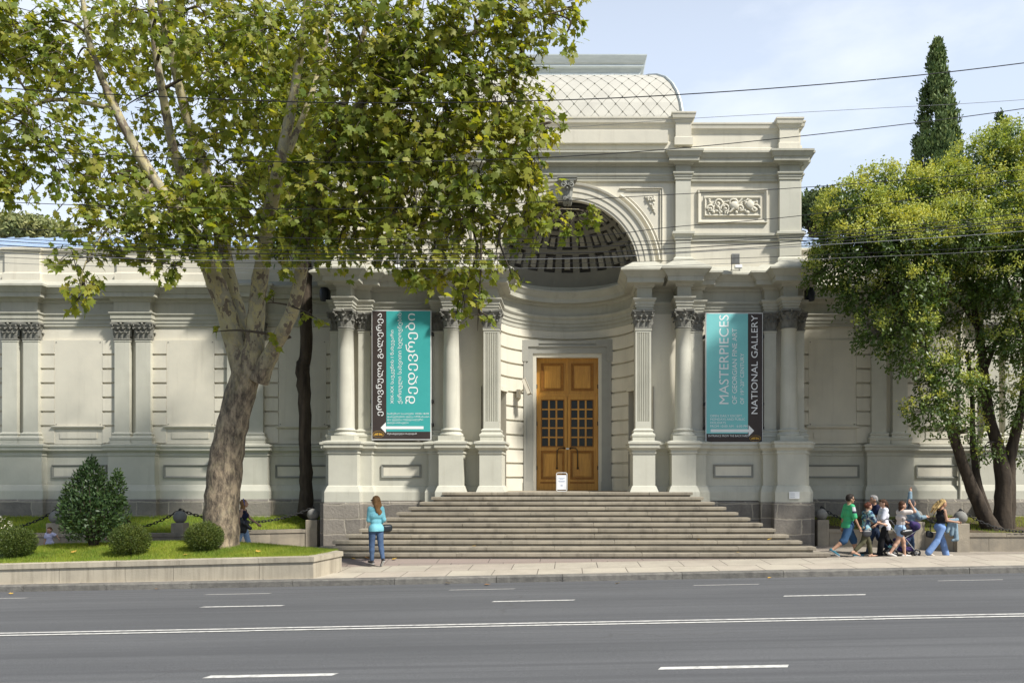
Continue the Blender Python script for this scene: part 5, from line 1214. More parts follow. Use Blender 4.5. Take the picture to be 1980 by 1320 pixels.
for pts, r, lb, m in (
    ([(0,460),(330,473),(640,476),(1100,470),(1400,461),(1600,449),(1980,413)], .010, 'uppermost cable of the low bundle crossing the coffered dome', CAB),
    ([(0,466),(330,480),(640,484),(1100,478),(1400,466),(1600,455),(1980,424)], .012, 'second cable from the top of the low bundle', CAB),
    ([(0,474),(330,488),(640,491),(1100,489),(1400,475),(1600,462),(1980,428)], .015, 'thickest black cable of the low bundle', CAB),
    ([(0,483),(330,495),(640,498),(1100,497),(1400,482),(1600,468),(1980,438)], .010, 'cable in the middle of the low bundle', CAB),
    ([(0,488),(330,502),(640,504),(1100,500),(1400,484),(1600,473),(1980,447)], .013, 'pale grey cable of the low bundle', CABG),
    ([(0,497),(330,507),(640,509),(1100,509),(1400,500),(1600,492),(1980,474)], .008, 'thin cable just under the grey one of the bundle', CAB),
    ([(0,508),(330,517),(640,519),(1100,518),(1400,510),(1600,500),(1980,482)], .007, 'lowest thin cable of the low bundle', CABG)):
    cable(pts, 16.2+rnd.uniform(-.15,.15), r, lb, m)
# ------------------------------------------------------------------ people: smooth blended bodies meshed with surface nets
def nets(prims, h=.012, k=.03, clips=()):
    los, his = [], []
    for p in prims:
        if p[0] == 'c': a = np.minimum(np.array(p[1])-p[3], np.array(p[2])-p[4]); c = np.maximum(np.array(p[1])+p[3], np.array(p[2])+p[4])
        else: m = max(p[2]); a = np.array(p[1])-m; c = np.array(p[1])+m
        los.append(a); his.append(c)
    lo = np.min(los,0)-3*h-.02; hi = np.max(his,0)+3*h+.02; n = np.ceil((hi-lo)/h).astype(int)+1
    D = np.full(n, .4); ax = [lo[i]+h*np.arange(n[i]) for i in range(3)]; pad = k+3*h
    for p, a, c in zip(prims, los, his):
        i0 = np.maximum(0, ((a-pad-lo)/h).astype(int)); i1 = np.minimum(n, ((c+pad-lo)/h).astype(int)+2); sl = tuple(slice(x,y) for x,y in zip(i0,i1))
        G = np.stack(np.meshgrid(ax[0][sl[0]], ax[1][sl[1]], ax[2][sl[2]], indexing='ij'), -1)
        if p[0] == 'c':
            A, B = np.array(p[1],float), np.array(p[2],float); d = B-A; t = np.clip(((G-A)@d)/max(1e-9,d@d), 0, 1)
            v = np.linalg.norm(G-A-t[...,None]*d, axis=-1) - (p[3]+(p[4]-p[3])*t)
        else:
            q = G-np.array(p[1]); q = q@p[3] if len(p) > 3 and p[3] is not None else q
            rr = np.array(p[2],float); k0 = np.linalg.norm(q/rr, axis=-1); k1 = np.linalg.norm(q/rr**2, axis=-1); v = k0*(k0-1)/np.maximum(k1,1e-6)
        kk = p[5] if p[0] == 'c' and len(p) > 5 else k; d0 = D[sl]; w = np.clip(.5+.5*(d0-v)/kk, 0, 1); D[sl] = d0*(1-w)+v*w-kk*w*(1-w)
    if clips:
        G = np.meshgrid(*ax, indexing='ij')
        for f in clips: D = np.maximum(D, f(*G))
    S = D < 0; c = [S[i:n[0]-1+i, j:n[1]-1+j, l:n[2]-1+l] for i in (0,1) for j in (0,1) for l in (0,1)]
    cnt = sum(x.astype(np.int8) for x in c); act = (cnt > 0) & (cnt < 8); I = np.argwhere(act); ids = np.full(act.shape, -1); ids[act] = np.arange(len(I))
    acc = np.zeros((len(I),3)); num = np.zeros(len(I)); off = [(i,j,l) for i in (0,1) for j in (0,1) for l in (0,1)]
    for a in off:
        for x in range(3):
            if a[x] == 0:
                bq = list(a); bq[x] = 1; da = D[tuple((I+np.array(a)).T)]; db = D[tuple((I+np.array(bq)).T)]; m = (da < 0) != (db < 0)
                t = np.where(m, da/np.where(m, da-db, 1), 0); pt = I+np.array(a)+np.eye(3)[x]*t[:,None]; acc[m] += pt[m]; num[m] += 1
    V = lo + h*acc/np.maximum(num,1)[:,None]; F = []
    for x in range(3):
        y, z = (x+1)%3, (x+2)%3; a = [slice(None)]*3; bq = [slice(None)]*3; a[x] = slice(0,-1); bq[x] = slice(1,None)
        ch = S[tuple(a)] != S[tuple(bq)]; E = np.argwhere(ch); E = E[(E[:,y] > 0) & (E[:,z] > 0) & (E[:,y] < n[y]-1) & (E[:,z] < n[z]-1)]
        ey, ez = np.eye(3,dtype=int)[y], np.eye(3,dtype=int)[z]; q = np.stack([ids[tuple((E-ey-ez).T)], ids[tuple((E-ez).T)], ids[tuple(E.T)], ids[tuple((E-ey).T)]], 1)
        ins = S[tuple(E.T)]; q[~ins] = q[~ins][:,::-1]; F.append(q)
    F = np.concatenate(F); return V, F
def sdf_obj(name, prims, mat, parent, h=.012, k=.03, clips=()):
    V, F = nets(prims, h, k, clips); me = bpy.data.meshes.new(name); me.from_pydata(V.tolist(), [], F.tolist()); me.materials.append(mat)
    me.polygons.foreach_set('use_smooth', [True]*len(me.polygons)); me.update(); o = link(name, me); o.parent = parent; return o
def cap_(a, b, r0, r1=None, kk=None):
    t = ('c', tuple(a), tuple(b), r0, r0 if r1 is None else r1); return t + ((kk,) if kk else ())
SKIN = pm('skin_light', (.52,.32,.22), (.46,.27,.185), 6, .55, 60, .04); SKIN2 = pm('skin_tan', (.42,.25,.165), (.37,.21,.135), 6, .55, 60, .04)
def hairmat(n, a, b): return pm(n, a, b, 14, .6, 40, .35, .12, stretch=(3,3,.35))
H_BLK = hairmat('black_hair', (.018,.015,.013), (.03,.024,.02)); H_BRN = hairmat('brown_hair', (.075,.038,.022), (.045,.024,.015)); H_LBR = hairmat('light_brown_hair', (.26,.145,.06), (.15,.08,.035))
H_BLD = hairmat('blonde_hair', (.50,.36,.16), (.24,.15,.06)); H_GRY = hairmat('grey_hair', (.30,.29,.28), (.14,.135,.13))
EYE = pm('dark_eye', (.02,.015,.012), None, 5, .2, 10, 0); LIP = pm('lips', (.36,.12,.10), None, 5, .5, 10, 0)
def cloth(n, a, b=None, s=5, bs=10, st=.5): return pm(n, a, b, s, .85, bs, st, .15)
JEAN = cloth('mid_blue_denim', (.055,.09,.165), (.04,.065,.12)); LJEAN = cloth('pale_blue_denim', (.32,.45,.62), (.27,.39,.56)); BJEAN = cloth('light_blue_jeans', (.20,.31,.55), (.15,.25,.46)); DJEAN = cloth('dark_blue_denim', (.04,.06,.11), (.03,.045,.085))
BLACKC = cloth('black_cloth', (.016,.016,.018), (.024,.024,.026)); NAVY = cloth('navy_cloth', (.018,.02,.055), (.014,.016,.04)); OLIVE = cloth('olive_cloth', (.10,.095,.055), (.08,.075,.045)); WHITEC = cloth('white_tee', (.68,.68,.74), (.62,.62,.68))
OFFW = cloth('pale_knit_top', (.62,.56,.52), (.56,.50,.46)); TURQ = cloth('turquoise_shirt', (.21,.50,.57), (.17,.44,.51), 4, 8, .8); PINK = cloth('pink_cloth', (.60,.26,.28), (.55,.22,.24)); LAV = cloth('lavender_top', (.48,.48,.64), (.43,.43,.58)); DENJ = cloth('washed_denim_jacket', (.22,.30,.35), (.15,.22,.27), 14)
GREYC = cloth('dark_grey_scarf', (.06,.062,.07), (.045,.047,.053)); TEALS = cloth('teal_shoe', (.05,.15,.20)); AQUA = cloth('aqua_shoe', (.25,.62,.64)); SOLE = cloth('white_sole', (.65,.65,.65)); LEATH = pm('black_leather', (.018,.018,.02), None, 9, .35, 40, .2, .5)
def polo():
    m, nt, p = newmat('green_striped_polo'); p.inputs['Roughness'].default_value = .85; t = nt.nodes.new('ShaderNodeTexCoord'); sp = nt.nodes.new('ShaderNodeSeparateXYZ'); nt.links.new(t.outputs['Object'], sp.inputs[0])
    mr = nd(nt, 'ShaderNodeMapRange'); mr.inputs['From Min'].default_value = 1.0; mr.inputs['From Max'].default_value = 1.6; nt.links.new(sp.outputs['Z'], mr.inputs['Value'])
    g, n_, w = (.045,.36,.15), (.014,.018,.04), (.42,.42,.44); r = nt.nodes.new('ShaderNodeValToRGB'); r.color_ramp.interpolation = 'CONSTANT'; el = r.color_ramp.elements
    while len(el) < 5: el.new(.5)
    for e, (q, c) in zip(el, [(0,g),(.335,n_),(.435,w),(.62,g),(.9,n_)]): e.position = q; e.color = c4(c)
    nt.links.new(mr.outputs[0], r.inputs['Fac']); fr = nd(nt, 'ShaderNodeMath', operation='GREATER_THAN'); fr.inputs[1].default_value = .0; nt.links.new(sp.outputs['X'], fr.inputs[0])
    nt.links.new(mixc(nt, fr.outputs[0], g, r.outputs['Color']), p.inputs['Base Color']); bump(nt, p, noise(nt, 10, 4), .5, .02); return m
POLO = polo()
def floral():
    m, nt, p = newmat('floral_blouse'); p.inputs['Roughness'].default_value = .85; v = nd(nt, 'ShaderNodeTexVoronoi', Scale=17); nt.links.new(objco(nt), v.inputs['Vector']); s = nt.nodes.new('ShaderNodeSeparateColor'); nt.links.new(v.outputs['Color'], s.inputs[0])
    c = ramp(nt, s.outputs[0], [(0,(.02,.04,.09)),(.35,(.02,.05,.12)),(.45,(.18,.36,.42)),(.62,(.32,.50,.52)),(.72,(.03,.10,.18)),(.88,(.50,.42,.25)),(1,(.04,.12,.2))]); nt.links.new(c, p.inputs['Base Color']); return m
FLOR = floral()

def person(px, Y, H, rz_deg, label, ground, legs, arms, skin=SKIN, lean=4, yaw=0, pitch=0, male=False, hair=('short',H_BRN), top=None, bottom=None, shoes=None, extra=None, dz=0.0, child=False, bust=0.0):
    """local axes: +x ahead, +y to the person's left. legs/arms: (left, right)"""
    x = PX(px,Y); e = empty('person', (x,Y,ground), R(rz_deg), label, 'person'); V3 = lambda a,b,c: np.array([a,b,c],float)
    hs = 1.28 if child else 1.0                            # a child's head is larger for the body
    thigh, shin, hipw = .245*H, .235*H, (.052 if male else .056)*H; bw = 1.0 if male else .94
    J = {}; low = 1e9
    for s, (a, kn, *ft) in zip((1,-1), legs):
        hp_ = V3(0, s*hipw, 0); a_, b_ = R(a), R(a-kn); kne = hp_+thigh*V3(math.sin(a_), s*.01, -math.cos(a_)); an = kne+shin*V3(math.sin(b_), 0, -math.cos(b_)); fp = R(ft[0] if ft else 0)
        toe = an+.115*H*V3(math.cos(fp), s*.06, math.sin(fp))+V3(0,0,-.022*H); heel = an+V3(-.035*H*math.cos(fp), 0, -.035*H*math.sin(fp)-.022*H)
        J[s] = [hp_, kne, an, toe, heel]; low = min(low, toe[2]-.016*H, heel[2]-.018*H)
    root = V3(0,0,-low+dz)
    for s in J: J[s] = [q+root for q in J[s]]
    la = R(lean); up = V3(math.sin(la),0,math.cos(la)); fw = V3(math.cos(la),0,-math.sin(la)); T = lambda f,l,u: root + fw*f*H + V3(0,l*H,0) + up*u*H
    sw = (.108 if male else .092); arm = {}
    for s, (sf, ab, el, *inw) in zip((1,-1), arms):
        sh = T(0, s*sw, .305); sf_, ab_ = R(sf), R(ab); d1 = V3(math.sin(sf_)*math.cos(ab_), s*math.sin(ab_), -math.cos(sf_)*math.cos(ab_)); eb = sh+.172*H*d1
        e2 = R(sf+el); iw = inw[0] if inw else 0.0; d2 = V3(math.sin(e2), -s*iw + s*math.sin(ab_)*(.4 if ab < 45 else 1.0), -math.cos(e2)); d2 /= np.linalg.norm(d2); wr = eb+.15*H*d2; arm[s] = [sh, eb, wr, d2]
    hc = T(.012,0,.425 if not child else .44); ya_, pi_ = R(yaw), R(pitch)
    hf = V3(math.cos(ya_)*math.cos(pi_), math.sin(ya_)*math.cos(pi_), math.sin(pi_)); hl = V3(-math.sin(ya_), math.cos(ya_), 0); hu = np.cross(hf, hl); RM = np.stack([hf,hl,hu],1); hh = H*hs
    hp = lambda f,l,u: hc + hf*f*hh + hl*l*hh + hu*u*hh
    torso = lambda g: [cap_(T(-.012,.036*bw,.012),T(-.012,-.036*bw,.012),.066*H*(1.02 if not male else .95)+g,None), cap_(T(0,.026*bw,.105),T(0,-.026*bw,.105),(.060 if male else .054)*H+g), cap_(T(.0,.042*bw,.205),T(.0,-.042*bw,.205),.064*H+g), cap_(T(-.004,sw*.80,.292),T(-.004,-sw*.80,.292),.038*H+g)] + ([cap_(T(.042,.036,.215),T(.042,-.036,.215),.036*H*bust+g)] if bust else [])
    def limbs_(g, which=('t','s'), sc=1.0):
        o = []
        for s in (1,-1):
            h_, k_, a_, t_, l_ = J[s]
            if 't' in which: o.append(cap_(h_, k_, .055*H*sc*(1.0 if not male else .97)+g, .036*H*sc+g))
            if 's' in which: o += [cap_(k_, k_*.65+a_*.35, .034*H*sc+g, .033*H*sc+g), cap_(k_*.65+a_*.35, a_, .033*H*sc+g, .021*H*sc+g)]
        return o
    def arms_(g, upto=2, frac=1.0, sc=1.0):
        o = []
        for s in (1,-1):
            sh, eb, wr, _ = arm[s]; e_ = sh+(eb-sh)*(frac if upto == 1 else 1); o.append(cap_(sh, e_, .028*H*sc+g, (.021*H*sc if upto > 1 else .024*H*sc)+g))
            if upto > 1: o.append(cap_(eb, eb+(wr-eb)*frac, .022*H*sc+g, .0145*H*sc+g))
        return o
    B = torso(0)+limbs_(0)+arms_(0)
    for s in (1,-1):
        h_, k_, a_, t_, l_ = J[s]; B += [cap_(l_, t_, .019*H, .014*H), cap_(a_, l_, .02*H, .018*H)]
        sh, eb, wr, d2 = arm[s]; side_ = np.cross(d2, V3(0,s,0)); side_ = side_/max(np.linalg.norm(side_),1e-6) if np.linalg.norm(side_) > .2 else V3(1,0,0); nrm = np.cross(side_, d2)
        pal = wr+d2*.05*H; B.append(cap_(wr, pal, .0145*H, .018*H, .012)); curl = nrm*(-s)*.012*H
        for q, L in ((-.017,.036),(-.006,.042),(.006,.040),(.016,.032)):
            r0 = pal+side_*q*H+d2*.006*H; m1 = r0+d2*L*.55*H+curl*.5; B += [cap_(r0, m1, .0056*H, .0052*H, .006), cap_(m1, m1+d2*L*.4*H+curl*1.5, .0052*H, .0045*H, .006)]
        th = wr+d2*.02*H-side_*.014*H; B.append(cap_(th, th+d2*.03*H-side_*.018*H, .0066*H, .0055*H, .006))
    B += [cap_(T(-.006,0,.31), hp(-.012,0,-.045), .032*H, .029*H), ('e', hp(-.002,0,.008), (.060*hh,.047*hh,.062*hh), RM), cap_(hp(.016,0,-.022), hp(.030,0,-.048), .036*hh, .020*hh), cap_(hp(.055,0,-.002), hp(.067,0,-.018), .006*hh, .0095*hh, .01), cap_(hp(.05,.012,-.042), hp(.05,-.012,-.042), .008*hh, .008*hh, .01)]
    for s in (1,-1): B.append(('e', hp(-.006,s*.047,-.006), (.011*hh,.006*hh,.017*hh), RM))
    sdf_obj('body', B, skin, e, .0105, .028)
    for s in (1,-1): sdf_obj('eye', [('e', hp(.0535,s*.019,.004), (.006*hh,.008*hh,.005*hh), RM)], EYE, e, .004, .004)
    sdf_obj('mouth', [('e', hp(.0575,0,-.041), (.004*hh,.013*hh,.004*hh), RM)], LIP, e, .004, .004)
    # hair
    kind, hm = hair[0], hair[1]; skull = [('e', hp(-.012,0,.020), (.062*hh,.053*hh,.060*hh), RM)]; front = lambda X,Y_,Z: ((X-hc[0])*hf[0]+(Y_-hc[1])*hf[1]+(Z-hc[2])*hf[2]) - np.where(((X-hc[0])*hu[0]+(Y_-hc[1])*hu[1]+(Z-hc[2])*hu[2]) > .036*hh, .060*hh, .022*hh)
    HP = list(skull); clips = [front]; hk = .02
    if kind == 'short': HP += [cap_(hp(-.035,.02,-.005),hp(-.035,-.02,-.005),.030*hh), cap_(hp(.01,.0,.062),hp(.045,0,.058),.02*hh,.014*hh)]
    if kind == 'long':
        for q in (-.034,-.014,.014,.034): HP += [cap_(hp(-.02,q,.02), hp(-.040,q*1.25,-.07), .036*hh,.034*hh), cap_(hp(-.040,q*1.25,-.07), hp(-.062,q*1.2,-.16), .034*hh, .022*hh)]
        if len(hair) > 2:
            for q in (-.03,0,.03): HP.append(cap_(hp(-.062,q,-.15), hp(-.085,q*.9,-.15-hair[2]), .027*hh, .016*hh))
    if kind == 'bun': HP += [('e', hp(-.066,0,.012), (.034*hh,.034*hh,.034*hh), RM), cap_(hp(-.03,.02,-.015),hp(-.03,-.02,-.015),.028*hh)]
    if kind == 'pony': HP += [cap_(hp(-.04,.02,-.02),hp(-.04,-.02,-.02),.028*hh), cap_(hp(-.068,0,.0), hp(-.09,0,-.075), .024*hh, .012*hh), cap_(hp(.035,.02,.045),hp(.035,-.02,.045),.022*hh)]
    if kind == 'messy': HP += [cap_(hp(-.03,.022,-.03),hp(-.03,-.022,-.03),.036*hh), cap_(hp(-.04,0,-.05),hp(-.05,.0,-.10),.036*hh,.02*hh)]
    if kind == 'wind':                                    # many separate locks streaming back
        r3 = random.Random(5)
        for i_ in range(13):
            q = r3.uniform(-.04,.04); d = r3.uniform(-.035,.045); L_ = r3.uniform(.8,1.15); a1, a2, a3 = hp(-.015,q,.035), hp(-.07*L_,q*1.3,-.015+d), hp(-.125*L_,q*1.6+r3.uniform(-.02,.02),-.075+d)
            HP += [cap_(a1, a2, .026*hh,.022*hh,.008), cap_(a2, a3, .020*hh,.014*hh,.008), cap_(a3, hp(-.17*L_,q*1.7+r3.uniform(-.02,.02),-.145+d*1.4), .014*hh,.005*hh,.008)]
    if kind == 'hijab':
        HP = [('e', hp(-.010,0,.012), (.068*hh,.058*hh,.070*hh), RM), cap_(hp(-.02,.0,-.04), T(-.01,0,.315), .050*hh,.062*hh), cap_(hp(.02,0,-.066), T(.035,0,.29), .034*hh,.04*hh)]
        clips = [lambda X,Y_,Z: np.minimum(((X-hc[0])*hf[0]+(Y_-hc[1])*hf[1]+(Z-hc[2])*hf[2])-.03*hh, 0)*0 + np.where((np.abs((X-hc[0])*hu[0]+(Y_-hc[1])*hu[1]+(Z-hc[2])*hu[2]+.008*hh) < .046*hh), ((X-hc[0])*hf[0]+(Y_-hc[1])*hf[1]+(Z-hc[2])*hf[2])-.030*hh, -.1)]
    sdf_obj('headscarf' if kind == 'hijab' else 'hair', HP, hm, e, .010, hk, clips)
    # clothes
    if top:
        nm, mt, hem, slv, g, *neck = top; hz = T(0,0,hem)[2]; tp = torso(g); nz = T(0,0,neck[0] if neck else .322)[2]
        if hem < -.02: tp += [cap_(T(-.012,.04,.0),T(-.012,-.04,.0),.070*H+g), cap_(T(-.012,.042,hem-.02),T(-.012,-.042,hem-.02),.068*H+g)]
        if slv == 'short': tp += arms_(g+.014, 1, .62)
        if slv == 'half': tp += arms_(g+.016, 1, .95)
        if slv == 'long': tp += arms_(g+.006, 2, .92, 1.05)
        slv_ = tp[len(torso(g))+(2 if hem < -.02 else 0):]
        def hemclip(X, Y_, Z):                            # cut the body of the garment at its hem but leave the sleeves whole
            P = np.stack([X,Y_,Z], -1); d = np.full(X.shape, 9.0)
            for t in slv_:
                A, B_ = np.array(t[1]), np.array(t[2]); v = B_-A; u = np.clip(((P-A)@v)/max(1e-9, v@v), 0, 1); d = np.minimum(d, np.linalg.norm(P-A-u[...,None]*v, axis=-1)-(t[3]+(t[4]-t[3])*u))
            return np.where(d < .008, -.2, hz-Z)
        cl = [hemclip]
        cl.append(lambda X,Y_,Z: np.where((X-T(0,0,.31)[0])**2+Y_**2 < (.075*H)**2, Z-nz, -.2))
        if slv == 'none': tp = [t for t in tp]; 
        sdf_obj(nm, tp, mt, e, .012, .03, cl)
    if bottom:
        nm, mt, kind_, g, *fl = bottom; wz_ = T(0,0,.085)[2]; tp = torso(g)[:2]
        if kind_ == 'long':
            tp += limbs_(g, ('t','s'), 1.0)
            if fl:
                for s in (1,-1): h_, k_, a_, t_, l_ = J[s]; tp.append(cap_(k_, a_+(a_-k_)*.02, .045*H+g, fl[0]*H))
            cl = [lambda X,Y_,Z: Z-wz_]
        elif kind_ == 'crop':
            for s in (1,-1): h_, k_, a_, t_, l_ = J[s]; tp += [cap_(h_,k_,.056*H+g,.038*H+g), cap_(k_, k_+(a_-k_)*.80, .036*H+g, .028*H+g)]
            cl = [lambda X,Y_,Z: Z-wz_]
        elif kind_ == 'knee':
            for s in (1,-1): h_, k_, a_, t_, l_ = J[s]; tp += [cap_(h_, k_, .060*H+g, .046*H+g), cap_(k_, k_+(a_-k_)*.12, .046*H+g, .044*H+g)]
            cl = [lambda X,Y_,Z: Z-wz_]
        else:
            for s in (1,-1): h_, k_, a_, t_, l_ = J[s]; tp.append(cap_(h_, h_+(k_-h_)*.38, .058*H+g, .055*H+g))
            cl = [lambda X,Y_,Z: Z-wz_]
        sdf_obj(nm, tp, mt, e, .012, .025, cl)
    if shoes:
        for s in (1,-1):
            h_, k_, a_, t_, l_ = J[s]; sdf_obj('shoe', [cap_(l_, t_, .024*H,.019*H), cap_(l_+(a_-l_)*.55, l_*.5+t_*.5+(a_-l_)*.2, .024*H,.02*H)], shoes[0], e, .009, .015)
            if len(shoes) > 1: d = V3(0,0,-.010*H); sdf_obj('sole', [cap_(l_+d, t_+d, .021*H,.017*H)], shoes[1], e, .009, .01, [lambda X,Y_,Z, z=max(l_[2],t_[2]): Z-(z-.006*H) if abs(l_[2]-t_[2]) < .02*H else Z-(z)])
    info = dict(e=e, T=T, hp=hp, arm=arm, J=J, H=H, RM=RM, hh=hh, M=Matrix.Translation((x,Y,ground)) @ Matrix.Rotation(R(rz_deg),4,'Z'))
    return info
def sunglasses(i, name='sunglasses'):
    hp = i['hp']; sdf_obj(name, [cap_(hp(.058,.028,.006),hp(.058,.008,.006),.010*i['hh'],.010*i['hh']), cap_(hp(.058,-.028,.006),hp(.058,-.008,.006),.010*i['hh'],.010*i['hh']), cap_(hp(.055,.04,.008),hp(-.005,.05,.006),.005*i['hh']), cap_(hp(.055,-.04,.008),hp(-.005,-.05,.006),.005*i['hh'])], EYE, i['e'], .006, .008)
def held(name, i, prims, mat, label, cat, h=.012, k=.03, strap=None):
    """a bag or garment carried by a person: a thing of its own, placed in the person's local axes"""
    o = sdf_obj(name, prims, mat, None, h, k) if strap is None else None
    if strap is None: o.matrix_basis = i['M']; return tag(o, label, cat)
    e = empty(name, (0,0,0), 0, label, cat); e.matrix_basis = i['M']; sdf_obj('bag_body', prims, mat, e, h, k); b = MB(); b.tube(strap, .010, 5); s = b.build('strap', mat); s.parent = e; return e
yb = 21.9
P1 = person(1640, 21.85, 1.73, 4, 'dark-haired man in green polo and blue shorts walking to the right', 0, ((26,14,0),(-22,30,-34)), ((-14,8,10),(10,10,14)), SKIN2, 3, 4, 0, True, ('short',H_BLK), ('polo_shirt',POLO,-.03,'half',.016,.33), ('shorts',cloth('blue_shorts',(.045,.10,.19),(.035,.08,.155)),'knee',.018), (TEALS,SOLE)); sunglasses(P1)
P2 = person(1674, 21.75, 1.50, 6, 'woman in dark floral blouse and olive trousers reaching to a pushchair', 0, ((20,8,0),(-20,26,-20)), ((35,6,40),(30,6,42)), SKIN, 6, 10, -8, False, ('bun',hairmat('auburn_hair',(.10,.035,.02),(.06,.02,.013))), ('blouse',FLOR,-.05,'half',.02,.33), ('trousers',OLIVE,'crop',.014), None, bust=.9)
held('shoulder_bag', P2, [('e',(-.06,-.19,.66),(.13,.045,.10)), cap_((-.14,-.19,.70),(.02,-.19,.70),.04)], pm('dark_grey_leather',(.045,.048,.055),None,8,.45,40,.2,.5), 'dark grey shoulder bag at the hip of the woman in floral blouse', 'bag', strap=[(-.14,-.19,.72),(-.10,-.20,.9),(-.05,-.15,1.15),(-.02,-.07,1.27)])
P3_ = person(1693, 22.75, 1.68, 180, 'grey-haired man in dark top and jeans facing left behind two women', 0, ((24,10,0),(-18,22,-20)), ((12,8,30),(-10,8,20)), SKIN2, 3, 0, 0, True, ('short',H_GRY), ('shirt',NAVY,-.03,'short',.016,.33), ('jeans',DJEAN,'long',.012), (LEATH,))
P4 = person(1710, 22.3, 1.55, 176, 'woman in white tee and black trousers facing left, hair tied back', 0, ((16,8,0),(-16,24,-20)), ((18,8,35),(16,10,40)), SKIN, 2, 0, -4, False, ('pony',H_BRN), ('tee_shirt',WHITEC,-.05,'half',.02,.33), ('trousers',BLACKC,'long',.018,.05), (LEATH,), bust=.9)
P5 = person(1741, 21.7, 1.53, 8, 'woman in pale top and denim shorts walking right, hand raised to her hair', 0, ((22,16,0),(-22,14,-18)), ((25,4,45),(95,25,112,.25)), SKIN, 4, -8, 0, False, ('messy',H_BRN), ('top',OFFW,.02,'short',.012,.33), ('denim_shorts',LJEAN,'hot',.014), (cloth('pale_shoe',(.55,.52,.48)),), bust=.95)
held('quilted_bag', P5, [('e',(.06,-.20,.69),(.16,.045,.09)), cap_((-.06,-.20,.69),(.18,-.20,.72),.055)], LEATH, 'black quilted bag hanging at the hip of the woman in denim shorts', 'bag', strap=[(-.05,-.20,.74),(-.03,-.18,1.0),(.0,-.10,1.26),(.10,-.18,1.0),(.17,-.20,.76)])
P6 = person(1760, 22.35, 1.55, 5, 'woman in grey headscarf and denim jacket raising her right fist', 0, ((14,8,0),(-16,24,-20)), ((168,8,6),(35,8,60,.5)), SKIN, 3, 0, 4, False, ('hijab',GREYC), ('denim_jacket',DENJ,-.11,'long',.026,.33), ('jeans',JEAN,'long',.012), (LEATH,), bust=.9)
P7 = person(1818, 21.8, 1.58, 3, 'blonde woman with blown hair, black tank top and wide blue jeans', 0, ((18,4,0),(-22,16,-26)), ((28,6,62),(10,8,70)), SKIN2, 5, 0, -6, False, ('wind',H_BLD), ('tank_top',BLACKC,.075,'none',.012,.30), ('wide_jeans',BJEAN,'long',.014,.056), (cloth('pale_sandal',(.5,.45,.38)),), bust=1.0)
sdf_obj('hair_band', [cap_(P7['hp'](-.012,q1,z1),P7['hp'](-.012,q2,z2),.008*P7['hh']) for (q1,z1),(q2,z2) in (((.054,.0),(.045,.05)),((.045,.05),(.0,.08)),((.0,.08),(-.045,.05)),((-.045,.05),(-.054,.0)))], BLACKC, P7['e'], .007, .01)
held('handbag', P7, [cap_((-.28,.12,.66),(-.20,.12,.62),.06,.065), cap_((-.28,.12,.58),(-.19,.12,.56),.06,.06)], LEATH, 'small black handbag behind the hip of the blonde woman', 'bag', strap=[(-.22,.12,.70),(-.2,.11,.95),(-.08,.09,1.28)])
held('carried_jacket', P7, [cap_((.30,-.10,1.0),(.26,-.10,.62),.055,.05), cap_((.24,-.08,1.0),(.14,-.10,.70),.05,.05), cap_((.36,-.10,1.0),(.38,-.12,.50),.05,.055), cap_((.40,-.08,.96),(.42,-.10,.48),.04,.045), cap_((.20,-.10,.98),(.42,-.10,1.02),.055,.05), cap_((.36,-.12,.48),(.28,-.12,.46),.045,.035)], DENJ, 'pale denim jacket draped over the forearm of the blonde woman', 'jacket')
# pushchair with a child
SX, SY = PX(1742,22.05), 22.05
e = empty('pushchair', (SX,SY,0), label='folding pushchair with navy and purple seat among the walking group', cat='pushchair')
MET = pm('grey_metal_tube', (.42,.43,.44), None, 5, .35, 20, .05, .5, .6); NVY = cloth('navy_pushchair_fabric', (.025,.028,.075), (.07,.04,.14), 9)
b = MB()
for s in (-1,1):
    y = SY+s*.20; b.tube([(SX-.42,y,1.02),(SX-.36,y,1.0),(SX-.06,y,.62),(SX+.34,y,.12)], .014, 8); b.tube([(SX+.02,y,.55),(SX-.28,y,.12)], .014, 8); b.tube([(SX+.0,y,.5),(SX+.46,y,.78)], .012, 8)
b.tube([(SX-.42,SY-.2,1.02),(SX-.42,SY+.2,1.02)], .018, 8); b.tube([(SX-.28,SY-.2,.12),(SX-.28,SY+.2,.12)], .012, 8); b.tube([(SX+.34,SY-.2,.12),(SX+.34,SY+.2,.12)], .012, 8); b.build('frame', MET, e)
for wx in (-.28,.34):
    for s in (-1,1):
        b = MB(); b.tube([(SX+wx+.085*math.cos(t), SY+s*.24, .11+.085*math.sin(t)) for t in lin(0,2*math.pi,19)], .022, 8); w_ = b.build('wheel', LEATH, e)
        b = MB(); b.tube([(SX+wx,SY+s*.21,.11),(SX+wx,SY+s*.27,.11)], .025, 10)
        for t in lin(0,2*math.pi,6)[:-1]: b.tube([(SX+wx,SY+s*.24,.11),(SX+wx+.08*math.cos(t),SY+s*.24,.11+.08*math.sin(t))], .006, 5)
        b.build('hub', MET, w_)
def wobj(name, prims, mat, parent, h=.012, k=.03, clips=()):
    V, F = nets(prims, h, k, clips); me = bpy.data.meshes.new(name); me.from_pydata(V.tolist(), [], F.tolist()); me.materials.append(mat); me.polygons.foreach_set('use_smooth', [True]*len(me.polygons)); me.update(); return link(name, me, parent)
